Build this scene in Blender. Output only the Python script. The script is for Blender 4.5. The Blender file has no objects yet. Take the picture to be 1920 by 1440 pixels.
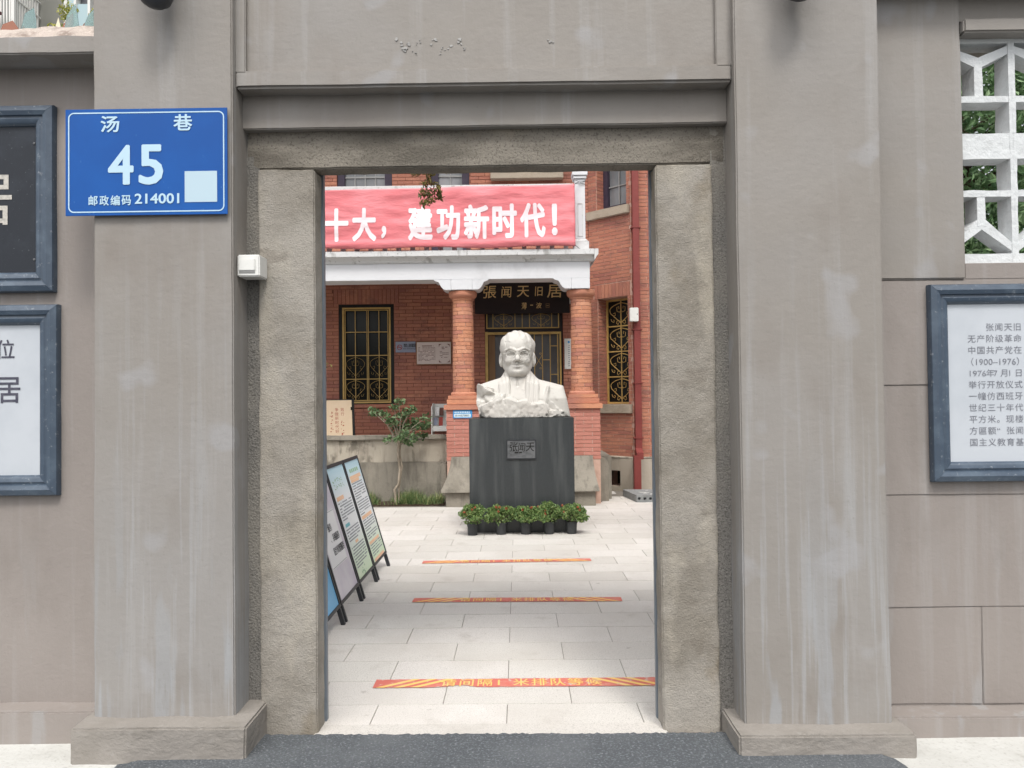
import bpy, bmesh, math, random
import numpy as np
from mathutils import Vector, Matrix, noise

# ------------------------------------------------------------------ camera, world, sun, exposure
scene = bpy.context.scene
COL = scene.collection
R = math.radians

cam_data = bpy.data.cameras.new('camera')
cam_data.sensor_width = 36.0
cam_data.lens = 1450.0 / 1920.0 * 36.0
cam_data.clip_start = 0.05
cam_data.clip_end = 2000.0
cam = bpy.data.objects.new('camera', cam_data)
COL.objects.link(cam)
cam.matrix_world = (Matrix.Translation((0.0, 0.0, 1.42)) @ Matrix.Rotation(R(0.42), 4, 'Z')
                    @ Matrix.Rotation(R(90 + 1.07), 4, 'X') @ Matrix.Rotation(R(-0.65), 4, 'Z'))
scene.camera = cam

SUN_EL, SUN_AZ = 57.0, 20.0          # elevation; azimuth measured from straight behind the camera
world = bpy.data.worlds.new('World')
scene.world = world
world.use_nodes = True
wn = world.node_tree.nodes
wl = world.node_tree.links
for n in list(wn):
    wn.remove(n)
sky = wn.new('ShaderNodeTexSky')
sky.sky_type = 'NISHITA'
sky.sun_disc = False
sky.sun_elevation = R(SUN_EL)
sky.sun_rotation = R(180.0 + SUN_AZ)
sky.dust_density = 4.0
sky.air_density = 1.0
sky.ozone_density = 1.0
hs = wn.new('ShaderNodeHueSaturation')
hs.inputs['Saturation'].default_value = 0.22      # high thin cloud: the sky is near white
bg = wn.new('ShaderNodeBackground')
bg.inputs['Strength'].default_value = 0.15
wo = wn.new('ShaderNodeOutputWorld')
wl.new(sky.outputs[0], hs.inputs['Color'])
wl.new(hs.outputs[0], bg.inputs[0])
wl.new(bg.outputs[0], wo.inputs[0])

sun_data = bpy.data.lights.new('sun', 'SUN')
sun_data.energy = 1.5
sun_data.angle = R(15)
sun_data.color = (1.0, 0.96, 0.9)
sun = bpy.data.objects.new('sun', sun_data)
COL.objects.link(sun)
d = Vector((math.sin(R(SUN_AZ)) * math.cos(R(SUN_EL)), -math.cos(R(SUN_AZ)) * math.cos(R(SUN_EL)), math.sin(R(SUN_EL))))
sun.rotation_euler = d.to_track_quat('Z', 'Y').to_euler()

scene.view_settings.view_transform = 'Standard'
scene.view_settings.look = 'None'
scene.view_settings.exposure = 0.58
scene.view_settings.gamma = 1.0
scene.view_settings.use_curve_mapping = False
scene.render.engine = 'CYCLES'
scene.cycles.max_bounces = 6
scene.cycles.diffuse_bounces = 4
scene.cycles.use_denoising = True

# ------------------------------------------------------------------ materials
def S(r, g, b):
    def f(c):
        c /= 255.0
        return c / 12.92 if c <= 0.04045 else ((c + 0.055) / 1.055) ** 2.4
    return (f(r), f(g), f(b), 1.0)

def mat(name, base, layers=(), rough=0.8, spec=0.3, metal=0.0, bumps=(), rand=None, alpha=None, trans=0.0, ior=1.45, rough_noise=0.0):
    """layers: (scale xyz, lo, hi, colour, amount[, detail]); bumps: (scale xyz, distance[, detail]);
    rand: list of colours picked per brick / per slab"""
    m = bpy.data.materials.new(name)
    m.use_nodes = True
    nt = m.node_tree
    N, L = nt.nodes, nt.links
    p = N['Principled BSDF']
    p.inputs['Roughness'].default_value = rough
    p.inputs['Specular IOR Level'].default_value = spec
    p.inputs['Metallic'].default_value = metal
    if trans:
        p.inputs['Transmission Weight'].default_value = trans
        p.inputs['IOR'].default_value = ior
    geo = N.new('ShaderNodeNewGeometry')

    def nz(scale, detail=5.0):
        vm = N.new('ShaderNodeVectorMath')
        vm.operation = 'MULTIPLY'
        vm.inputs[1].default_value = scale
        L.new(geo.outputs['Position'], vm.inputs[0])
        t = N.new('ShaderNodeTexNoise')
        t.inputs['Scale'].default_value = 1.0
        t.inputs['Detail'].default_value = detail
        t.inputs['Roughness'].default_value = 0.6
        L.new(vm.outputs[0], t.inputs['Vector'])
        return t.outputs['Fac']
    if rand:
        oi = N.new('ShaderNodeObjectInfo')
        ad = N.new('ShaderNodeMath')
        ad.operation = 'ADD'
        L.new(oi.outputs['Random'], ad.inputs[0])
        L.new(geo.outputs['Random Per Island'], ad.inputs[1])
        fr = N.new('ShaderNodeMath')
        fr.operation = 'FRACT'
        L.new(ad.outputs[0], fr.inputs[0])
        cr = N.new('ShaderNodeValToRGB')
        els = cr.color_ramp.elements
        while len(els) < len(rand):
            els.new(0.5)
        for i, c in enumerate(rand):
            els[i].position = i / (len(rand) - 1)
            els[i].color = c
        L.new(fr.outputs[0], cr.inputs[0])
        cur = cr.outputs[0]
    else:
        rgb = N.new('ShaderNodeRGB')
        rgb.outputs[0].default_value = base
        cur = rgb.outputs[0]
    for ly in layers:
        sc, lo, hi, colr, amt = ly[:5]
        fac = nz(sc, ly[5] if len(ly) > 5 else 5.0)
        mr = N.new('ShaderNodeMapRange')
        mr.inputs['From Min'].default_value = lo
        mr.inputs['From Max'].default_value = hi
        mr.inputs['To Max'].default_value = amt
        L.new(fac, mr.inputs['Value'])
        fac = mr.outputs[0]
        if len(ly) > 6:
            sp = N.new('ShaderNodeSeparateXYZ')
            L.new(geo.outputs['Position'], sp.inputs[0])
            zr = N.new('ShaderNodeMapRange')
            zr.inputs['From Min'].default_value = ly[6][1]
            zr.inputs['From Max'].default_value = ly[6][0]
            L.new(sp.outputs['Z'], zr.inputs[0])
            mu = N.new('ShaderNodeMath')
            mu.operation = 'MULTIPLY'
            L.new(fac, mu.inputs[0])
            L.new(zr.outputs[0], mu.inputs[1])
            fac = mu.outputs[0]
        mx = N.new('ShaderNodeMix')
        mx.data_type = 'RGBA'
        L.new(fac, mx.inputs[0])
        L.new(cur, mx.inputs[6])
        mx.inputs[7].default_value = colr
        cur = mx.outputs[2]
    L.new(cur, p.inputs['Base Color'])
    nrm = None
    for b in bumps:
        bn = N.new('ShaderNodeBump')
        bn.inputs['Strength'].default_value = 1.0
        bn.inputs['Distance'].default_value = b[1]
        L.new(nz(b[0], b[2] if len(b) > 2 else 5.0), bn.inputs['Height'])
        if nrm is not None:
            L.new(nrm, bn.inputs['Normal'])
        nrm = bn.outputs[0]
    if nrm is not None:
        L.new(nrm, p.inputs['Normal'])
    return m

def iso(s):
    return (s, s, s)

M = {}
M['plaster'] = mat('painted_plaster', S(137, 132, 126), [
    (iso(0.8), 0.42, 0.66, S(143, 140, 137), 0.8, 3.0),
    ((11, 11, 0.45), 0.56, 0.74, S(158, 157, 156), 0.55, 4.0),
    ((2.2, 2.2, 1.2), 0.52, 0.70, S(127, 120, 113), 0.7, 4.0),
    ((24, 24, 0.7), 0.53, 0.62, S(156, 157, 158), 0.6, 4.0, (0.3, 2.2)),
    ((9, 9, 1.1), 0.54, 0.60, S(150, 153, 156), 0.6, 3.0, (0.15, 1.3)),
    ((20, 20, 3), 0.60, 0.72, S(116, 108, 100), 0.5, 4.0, (0.05, 0.7)),
    (iso(3.5), 0.62, 0.68, S(154, 154, 156), 0.45, 2.0),
    (iso(60), 0.64, 0.8, S(120, 115, 109), 0.35, 2.0)],
    rough=0.6, spec=0.35, bumps=[((4, 4, 2.0), 0.008, 5.0), ((22, 22, 40), 0.0014, 5.0)])
M['plaster_rosy'] = mat('painted_plaster_rosy', S(137, 130, 125), [
    ((1.2, 1.2, 0.8), 0.40, 0.66, S(143, 136, 131), 0.9, 3.0),
    ((14, 14, 0.5), 0.54, 0.74, S(154, 151, 149), 0.55, 4.0),
    ((2.6, 2.6, 1.1), 0.52, 0.72, S(124, 117, 111), 0.7, 4.0),
    ((9, 9, 1.0), 0.54, 0.60, S(150, 150, 150), 0.5, 3.0, (0.15, 0.9))],
    rough=0.65, spec=0.3, bumps=[((5, 5, 2.5), 0.007, 5.0), ((40, 40, 50), 0.0015, 4.0)])
M['plaster_scar'] = mat('scraped_plaster', S(168, 167, 165), [(iso(40), 0.45, 0.6, S(150, 148, 145), 0.8, 4.0)], rough=0.9)
M['plaster_rough'] = mat('trowelled_plaster', S(139, 134, 128), [
    (iso(7), 0.45, 0.7, S(127, 122, 115), 0.7, 6.0),
    (iso(30), 0.6, 0.75, S(150, 146, 141), 0.5, 3.0)],
    rough=0.75, bumps=[((8, 8, 12), 0.014, 6.0), (iso(70), 0.0015, 3.0)])
M['stone'] = mat('chiselled_granite', S(154, 149, 141), [
    (iso(2.3), 0.40, 0.60, S(124, 118, 108), 0.85, 5.0),
    ((5, 5, 1.6), 0.52, 0.70, S(172, 165, 151), 0.6, 4.0),
    ((4, 4, 2.5), 0.60, 0.72, S(118, 107, 88), 0.6, 5.0),
    ((3, 3, 7), 0.62, 0.66, S(116, 109, 100), 0.45, 4.0),
    (iso(170), 0.58, 0.70, S(110, 104, 96), 0.6, 2.0),
    (iso(190), 0.62, 0.74, S(196, 190, 180), 0.4, 2.0)],
    rough=0.9, spec=0.2, bumps=[((120, 120, 160), 0.0036, 3.0), (iso(16), 0.008, 4.0)])
M['stone_dark'] = mat('pebbledash_strip', S(122, 119, 114), [
    (iso(140), 0.5, 0.64, S(84, 82, 78), 0.8, 2.0),
    ((3, 3, 1.5), 0.48, 0.68, S(146, 141, 131), 0.7, 4.0)],
    rough=0.95, bumps=[(iso(110), 0.008, 3.0)])
M['lintel'] = mat('weathered_lintel', S(134, 128, 118), [
    ((2.5, 2.5, 9), 0.42, 0.64, S(92, 87, 79), 0.75, 5.0),
    (iso(130), 0.55, 0.68, S(76, 71, 65), 0.7, 2.0),
    (iso(1.7), 0.50, 0.70, S(152, 138, 118), 0.7, 4.0)],
    rough=0.92, bumps=[(iso(90), 0.007, 4.0)])
M['steel_grey'] = mat('grey_steel', S(108, 116, 124), [(iso(8), 0.5, 0.7, S(90, 97, 104), 0.6)], rough=0.45, spec=0.5)
M['asphalt'] = mat('asphalt', S(108, 113, 117), [
    (iso(120), 0.54, 0.66, S(142, 145, 149), 0.8, 2.0),
    (iso(95), 0.36, 0.46, S(56, 59, 63), 0.6, 2.0),
    (iso(2.5), 0.45, 0.7, S(110, 113, 116), 0.5, 4.0)],
    rough=0.85, bumps=[(iso(90), 0.011, 3.0)])
M['white_pave'] = mat('pale_concrete', S(190, 190, 186), [
    (iso(2.5), 0.45, 0.7, S(172, 171, 166), 0.7, 5.0), (iso(70), 0.58, 0.7, S(156, 154, 149), 0.5, 2.0),
    (iso(9), 0.60, 0.70, S(150, 147, 141), 0.6, 5.0)],
    rough=0.9, bumps=[(iso(30), 0.004, 4.0)])
M['ground'] = mat('ground', S(120, 118, 112), [(iso(0.7), 0.4, 0.7, S(98, 97, 92), 0.7)], rough=0.95)
M['slab'] = mat('granite_slab', None, [
    (iso(140), 0.54, 0.70, S(156, 152, 146), 0.7, 2.0),
    (iso(230), 0.58, 0.7, S(126, 122, 118), 0.5, 1.0),
    (iso(1.1), 0.46, 0.62, S(188, 183, 176), 0.5, 6.0),
    (iso(4.0), 0.58, 0.72, S(170, 164, 156), 0.5, 6.0),
    (iso(11.0), 0.66, 0.72, S(140, 134, 126), 0.5, 5.0)],
    rough=0.8, spec=0.3, bumps=[(iso(220), 0.002, 2.0)],
    rand=[S(204, 200, 194), S(212, 208, 203), S(199, 195, 189), S(208, 205, 199)])
M['joint'] = mat('paving_bed', S(128, 122, 114), [(iso(30), 0.4, 0.7, S(106, 100, 93), 0.8)], rough=0.95)
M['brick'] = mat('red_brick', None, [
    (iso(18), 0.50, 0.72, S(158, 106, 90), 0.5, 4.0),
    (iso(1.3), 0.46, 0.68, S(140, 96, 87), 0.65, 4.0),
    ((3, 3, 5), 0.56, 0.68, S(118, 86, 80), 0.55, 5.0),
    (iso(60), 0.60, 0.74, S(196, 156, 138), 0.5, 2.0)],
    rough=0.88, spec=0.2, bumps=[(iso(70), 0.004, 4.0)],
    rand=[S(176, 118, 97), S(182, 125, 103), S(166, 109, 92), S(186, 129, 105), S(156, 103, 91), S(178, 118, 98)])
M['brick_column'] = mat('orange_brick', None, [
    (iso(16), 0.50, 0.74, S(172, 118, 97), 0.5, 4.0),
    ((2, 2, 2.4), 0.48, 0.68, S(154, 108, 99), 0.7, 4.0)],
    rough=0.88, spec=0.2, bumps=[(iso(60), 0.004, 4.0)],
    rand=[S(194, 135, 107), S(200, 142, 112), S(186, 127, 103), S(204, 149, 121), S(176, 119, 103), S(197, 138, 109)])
M['brick_pink'] = mat('pink_brick', None, [
    (iso(16), 0.50, 0.74, S(170, 114, 102), 0.5, 4.0),
    (iso(1.8), 0.5, 0.7, S(162, 106, 92), 0.6, 4.0)],
    rough=0.88, spec=0.2, bumps=[(iso(60), 0.004, 4.0)],
    rand=[S(182, 124, 110), S(188, 129, 115), S(175, 117, 104), S(192, 134, 121)])
M['mortar'] = mat('mortar', S(196, 164, 148), [(iso(6), 0.4, 0.7, S(172, 138, 124), 0.8)], rough=0.95, bumps=[(iso(80), 0.003)])
M['render_beige'] = mat('beige_render', S(176, 166, 152), [((3, 3, 1.5), 0.5, 0.72, S(152, 144, 130), 0.7, 4.0)], rough=0.9, bumps=[(iso(24), 0.004)])
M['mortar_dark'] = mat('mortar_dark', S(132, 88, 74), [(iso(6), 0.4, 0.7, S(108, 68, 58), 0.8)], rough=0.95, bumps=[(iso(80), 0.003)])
M['concrete'] = mat('old_concrete', S(142, 136, 125), [
    ((2.2, 2.2, 1.4), 0.46, 0.66, S(104, 99, 89), 0.8, 6.0),
    ((10, 10, 1.6), 0.52, 0.68, S(92, 88, 80), 0.6, 4.0),
    (iso(70), 0.6, 0.74, S(110, 104, 96), 0.5, 2.0)],
    rough=0.92, bumps=[(iso(20), 0.008, 6.0)])
M['concrete_light'] = mat('stained_render', S(172, 164, 150), [
    ((4.5, 4.5, 2.2), 0.52, 0.60, S(104, 98, 88), 0.85, 5.0),
    ((14, 14, 1.6), 0.50, 0.66, S(140, 132, 120), 0.7, 4.0)],
    rough=0.92, bumps=[(iso(20), 0.006, 6.0)])
M['sill'] = mat('sill_stone', S(168, 156, 140), [(iso(5), 0.45, 0.7, S(140, 128, 112), 0.7), (iso(80), 0.58, 0.7, S(120, 112, 100), 0.5, 2.0)], rough=0.9, bumps=[(iso(40), 0.006)])
M['white_paint'] = mat('white_masonry_paint', S(212, 213, 216), [
    ((3, 3, 2), 0.55, 0.75, S(184, 184, 186), 0.6, 5.0)], rough=0.7, bumps=[(iso(14), 0.003, 4.0)])
M['white_dirty'] = mat('weathered_white_paint', S(206, 206, 206), [
    ((9, 9, 3.0), 0.56, 0.68, S(140, 138, 134), 0.7, 6.0), (iso(30), 0.62, 0.72, S(110, 108, 104), 0.7, 4.0)], rough=0.8, bumps=[(iso(30), 0.005, 5.0)])
M['dark_granite'] = mat('black_granite', S(60, 64, 66), [
    (iso(240), 0.52, 0.62, S(104, 108, 108), 0.7, 1.0),
    (iso(200), 0.36, 0.46, S(36, 38, 40), 0.5, 1.0),
    ((7, 7, 0.6), 0.50, 0.74, S(98, 101, 101), 0.6, 4.0)], rough=0.32, spec=0.45)
M['plaque_metal'] = mat('engraved_plate', S(112, 114, 116), [((9, 9, 14), 0.45, 0.65, S(78, 80, 82), 0.8, 5.0)], rough=0.45, metal=0.3)
M['marble'] = mat('white_marble', S(194, 191, 185), [
    (iso(3), 0.48, 0.70, S(184, 179, 173), 0.7, 5.0),
    ((9, 9, 14), 0.58, 0.70, S(160, 154, 147), 0.6, 6.0)], rough=0.6, spec=0.3, bumps=[(iso(70), 0.0012, 4.0)])
M['blue_sign'] = mat('blue_enamel', S(2, 74, 148), [(iso(2.5), 0.45, 0.7, S(8, 86, 164), 0.7), (iso(45), 0.70, 0.74, S(60, 110, 168), 0.5, 3.0)], rough=0.4, spec=0.3)
M['sign_white'] = mat('pale_print', S(178, 206, 222), rough=0.4)
M['sign_pale'] = mat('pale_square', S(176, 198, 210), rough=0.4)
M['black_stone'] = mat('slate_frame', S(62, 75, 90), [
    (iso(9), 0.48, 0.7, S(84, 98, 112), 0.8, 5.0), (iso(50), 0.62, 0.72, S(150, 155, 160), 0.5, 3.0)], rough=0.35, spec=0.55, bumps=[(iso(60), 0.001)])
M['black_panel'] = mat('black_slate', S(38, 42, 49), [(iso(6), 0.5, 0.7, S(52, 57, 65), 0.7, 5.0), (iso(60), 0.66, 0.74, S(96, 98, 102), 0.5, 2.0)], rough=0.5)
M['white_stone'] = mat('pale_marble_panel', S(184, 189, 195), [(iso(3), 0.45, 0.7, S(170, 176, 183), 0.8, 5.0)], rough=0.35, spec=0.4)
M['ink'] = mat('grey_inscription', S(66, 66, 80), [(iso(40), 0.4, 0.7, S(96, 96, 106), 0.7)], rough=0.6)
M['ink_pale'] = mat('pale_inscription', S(112, 114, 122), [(iso(40), 0.4, 0.7, S(144, 147, 154), 0.8)], rough=0.6)
M['chalk'] = mat('pale_carved_letter', S(190, 186, 178), [(iso(60), 0.45, 0.7, S(140, 138, 134), 0.7)], rough=0.7)
M['lattice'] = mat('whitewashed_concrete', S(204, 207, 208), [(iso(8), 0.55, 0.72, S(188, 190, 190), 0.7, 6.0), (iso(40), 0.66, 0.74, S(150, 148, 144), 0.6, 3.0)], rough=0.85, bumps=[(iso(26), 0.008, 6.0)])
M['coping'] = mat('pink_mortar', S(186, 174, 165), [(iso(14), 0.5, 0.66, S(138, 124, 115), 0.8, 6.0), (iso(50), 0.56, 0.7, S(206, 197, 189), 0.6, 3.0)], rough=0.95, bumps=[(iso(30), 0.02, 6.0)])
M['banner'] = mat('faded_red_banner', S(218, 122, 128), [((1.6, 1, 3), 0.45, 0.7, S(226, 142, 148), 0.7, 4.0)], rough=0.55, bumps=[((2.2, 1, 7), 0.02, 4.0)])
M['banner_white'] = mat('banner_lettering', S(238, 226, 230), [((2.2, 1, 7), 0.45, 0.7, S(226, 210, 216), 0.7, 4.0)], rough=0.6)
M['gold'] = mat('gold_paint', S(194, 162, 98), [(iso(12), 0.45, 0.7, S(172, 138, 78), 0.7)], rough=0.5, spec=0.4)
M['gold_letter'] = mat('gold_letter', S(238, 204, 146), [(iso(30), 0.45, 0.7, S(214, 176, 118), 0.6)], rough=0.5)
M['dark_wood'] = mat('dark_lacquer', S(42, 34, 36), [((3, 3, 12), 0.45, 0.7, S(52, 40, 40), 0.7)], rough=0.45)
M['black_frame'] = mat('black_window_frame', S(26, 24, 22), rough=0.5)
M['purple_wood'] = mat('plum_window_frame', S(58, 50, 64), [(iso(10), 0.45, 0.7, S(72, 62, 74), 0.6)], rough=0.55)
M['glass_dark'] = mat('window_glass', S(30, 32, 30), [((2, 2, 3), 0.5, 0.7, S(46, 49, 46), 0.5)], rough=0.18, spec=0.22)
M['glass_grey'] = mat('grey_window_glass', S(112, 114, 116), [((1.5, 1.5, 1), 0.45, 0.65, S(150, 150, 152), 0.8)], rough=0.15, spec=0.6)
M['glass_door'] = mat('door_glass', S(104, 104, 106), [((1.2, 1.2, 0.8), 0.45, 0.65, S(124, 124, 127), 0.8)], rough=0.25, spec=0.5)
M['wood_leaf'] = mat('brown_door_leaf', S(146, 116, 86), [((8, 8, 1), 0.45, 0.7, S(112, 86, 64), 0.7)], rough=0.6)
M['pipe'] = mat('maroon_pipe', S(128, 62, 58), [(iso(4), 0.45, 0.7, S(112, 52, 50), 0.7), (iso(30), 0.62, 0.72, S(150, 90, 84), 0.5)], rough=0.5)
M['white_plastic'] = mat('white_plastic', S(216, 216, 212), rough=0.4, spec=0.5)
M['grey_plastic'] = mat('grey_plastic', S(150, 150, 148), rough=0.4)
M['black_metal'] = mat('black_powder_coat', S(48, 50, 54), rough=0.45, spec=0.5)
M['pot'] = mat('grey_pot', S(62, 64, 66), [(iso(20), 0.45, 0.7, S(74, 75, 76), 0.6)], rough=0.6)
M['soil'] = mat('soil', S(78, 66, 52), [(iso(40), 0.4, 0.7, S(50, 42, 34), 0.8)], rough=1.0, bumps=[(iso(40), 0.02)])
M['bark'] = mat('pale_bark', S(166, 154, 138), [((30, 30, 8), 0.45, 0.65, S(110, 100, 86), 0.8)], rough=0.9, bumps=[((60, 60, 14), 0.006)])
M['bark_dark'] = mat('dark_bark', S(84, 72, 58), [((30, 30, 8), 0.45, 0.65, S(58, 48, 38), 0.8)], rough=0.9, bumps=[((60, 60, 14), 0.006)])

def leafmat(name, cols, rough=0.5):
    m = mat(name, None, rough=rough, spec=0.4, rand=cols)
    nt = m.node_tree
    p = nt.nodes['Principled BSDF']
    tr = nt.nodes.new('ShaderNodeBsdfTranslucent')
    src = p.inputs['Base Color'].links[0].from_socket
    nt.links.new(src, tr.inputs[0])
    mx = nt.nodes.new('ShaderNodeMixShader')
    mx.inputs[0].default_value = 0.3
    out = nt.nodes['Material Output']
    nt.links.new(p.outputs[0], mx.inputs[1])
    nt.links.new(tr.outputs[0], mx.inputs[2])
    nt.links.new(mx.outputs[0], out.inputs[0])
    return m

M['leaf_small_tree'] = leafmat('small_tree_leaf', [S(88, 112, 74), S(112, 136, 94), S(70, 94, 62), S(140, 158, 116)])
M['leaf_pot'] = leafmat('potted_leaf', [S(98, 128, 74), S(124, 152, 90), S(84, 112, 68), S(152, 166, 104), S(112, 136, 82)])
M['leaf_far'] = leafmat('tree_leaf', [S(100, 132, 90), S(126, 158, 112), S(80, 112, 76), S(156, 182, 138), S(112, 142, 98)])
M['leaf_hang'] = leafmat('bronze_green_leaf', [S(110, 104, 58), S(132, 118, 66), S(92, 96, 56), S(134, 88, 62)])
M['leaf_yellow'] = leafmat('yellow_green_leaf', [S(176, 178, 84), S(198, 194, 110), S(146, 156, 72), S(120, 130, 70)])
M['grass'] = leafmat('grass_blade', [S(100, 130, 80), S(126, 150, 96), S(84, 112, 70), S(152, 160, 108), S(164, 158, 114)])
M['flower'] = leafmat('orange_flower', [S(190, 112, 78), S(172, 92, 66), S(200, 136, 100)])
M['tape_red'] = mat('red_floor_tape', S(202, 112, 100), [(iso(9), 0.48, 0.7, S(210, 146, 132), 0.7, 5.0), (iso(26), 0.58, 0.66, S(200, 184, 172), 0.85, 4.0)], rough=0.5)
M['tape_yellow'] = mat('yellow_floor_print', S(236, 196, 116), [(iso(9), 0.5, 0.7, S(232, 206, 148), 0.6), (iso(26), 0.60, 0.66, S(206, 186, 160), 0.8, 4.0)], rough=0.5)
M['stone_slab_grey'] = mat('grey_precast', S(136, 138, 138), [(iso(8), 0.45, 0.7, S(112, 114, 114), 0.7)], rough=0.9, bumps=[(iso(40), 0.005)])
M['dark_void'] = mat('dark_hollow', S(30, 28, 26), rough=1.0)
M['roof'] = mat('grey_roof_tile', S(92, 86, 82), [(iso(6), 0.4, 0.7, S(74, 68, 66), 0.7)], rough=0.9)
M['cream_board'] = mat('cream_poster', S(206, 184, 156), [(iso(7), 0.5, 0.7, S(212, 192, 168), 0.5)], rough=0.6)
M['red_print'] = mat('red_print', S(150, 62, 54), rough=0.6)
M['grey_print'] = mat('grey_print', S(150, 154, 160), rough=0.6)
M['dark_print'] = mat('dark_print', S(64, 66, 72), rough=0.6)
M['orange_print'] = mat('orange_print', S(236, 196, 164), rough=0.6)
M['teal_print'] = mat('teal_print', S(126, 190, 200), rough=0.6)
M['green_print'] = mat('green_print', S(158, 190, 160), rough=0.6)
M['notice_white'] = mat('notice_white', S(206, 192, 186), rough=0.5)
M['notice_blue'] = mat('notice_blue', S(140, 146, 164), rough=0.5)
M['notice_brown'] = mat('brown_print', S(108, 70, 62), rough=0.6)
M['lavender'] = mat('lavender_poster', S(228, 223, 230), [(iso(4), 0.45, 0.7, S(208, 198, 214), 0.8, 4.0)], rough=0.35)
M['skyblue'] = mat('sky_blue_poster', S(112, 178, 222), rough=0.35)
M['paper'] = mat('white_paper', S(244, 244, 244), rough=0.7)
M['hotline_blue'] = mat('hotline_blue', S(66, 142, 200), rough=0.4)
M['hotline_pale'] = mat('hotline_pale', S(206, 226, 236), rough=0.4)
M['far_wall'] = mat('grey_render', S(128, 128, 122), [(iso(1.2), 0.45, 0.7, S(110, 110, 104), 0.7)], rough=0.9)
M['glass_green'] = mat('green_glass_shard', S(178, 206, 206), rough=0.1, spec=0.6, trans=0.7)
M['glass_brown'] = mat('brown_glass_shard', S(176, 120, 98), rough=0.2, spec=0.5, trans=0.3)
M['cream_shard'] = mat('cream_porcelain', S(226, 218, 190), rough=0.3)
M['maroon_roof'] = mat('maroon_sheet', S(88, 44, 52), rough=0.5)
M['blind'] = mat('pale_blind', S(168, 190, 196), rough=0.6)
M['lamp_glass'] = mat('frosted_lamp_glass', S(200, 196, 184), rough=0.4)

def board_gradient(name, stops, z0, z1):
    m = bpy.data.materials.new(name)
    m.use_nodes = True
    nt = m.node_tree
    p = nt.nodes['Principled BSDF']
    p.inputs['Roughness'].default_value = 0.35
    g = nt.nodes.new('ShaderNodeNewGeometry')
    sx = nt.nodes.new('ShaderNodeSeparateXYZ')
    nt.links.new(g.outputs['Position'], sx.inputs[0])
    mr = nt.nodes.new('ShaderNodeMapRange')
    mr.inputs['From Min'].default_value = z0
    mr.inputs['From Max'].default_value = z1
    nt.links.new(sx.outputs['Z'], mr.inputs[0])
    cr = nt.nodes.new('ShaderNodeValToRGB')
    e = cr.color_ramp.elements
    while len(e) < len(stops):
        e.new(0.5)
    for i, (pos, c) in enumerate(stops):
        e[i].position = pos
        e[i].color = c
    nt.links.new(mr.outputs[0], cr.inputs[0])
    nt.links.new(cr.outputs[0], p.inputs['Base Color'])
    return m
M['poster_print'] = board_gradient('printed_poster', [(0.0, S(206, 226, 190)), (0.22, S(224, 238, 220)), (0.42, S(240, 242, 244)), (0.72, S(240, 243, 246)), (0.9, S(206, 232, 242)), (1.0, S(188, 224, 240))], 0.1, 0.92)

# ------------------------------------------------------------------ geometry helpers
WORLD0 = {}

def origin_of(o):
    return WORLD0.get(o.name, Vector((0, 0, 0)))

def tag(o, label=None, cat=None, group=None, kind=None):
    if label:
        o['label'] = label
    if cat:
        o['category'] = cat
    if group:
        o['group'] = group
    if kind:
        o['kind'] = kind
    return o

def thing(name, loc, label, cat, group=None):
    o = bpy.data.objects.new(name, None)
    o.empty_display_size = 0.1
    COL.objects.link(o)
    o.location = loc
    WORLD0[o.name] = Vector(loc)
    return tag(o, label, cat, group)

def attach(o, parent):
    if parent is not None:
        o.parent = parent
        o.location = Vector(o.location) - origin_of(parent)

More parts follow.
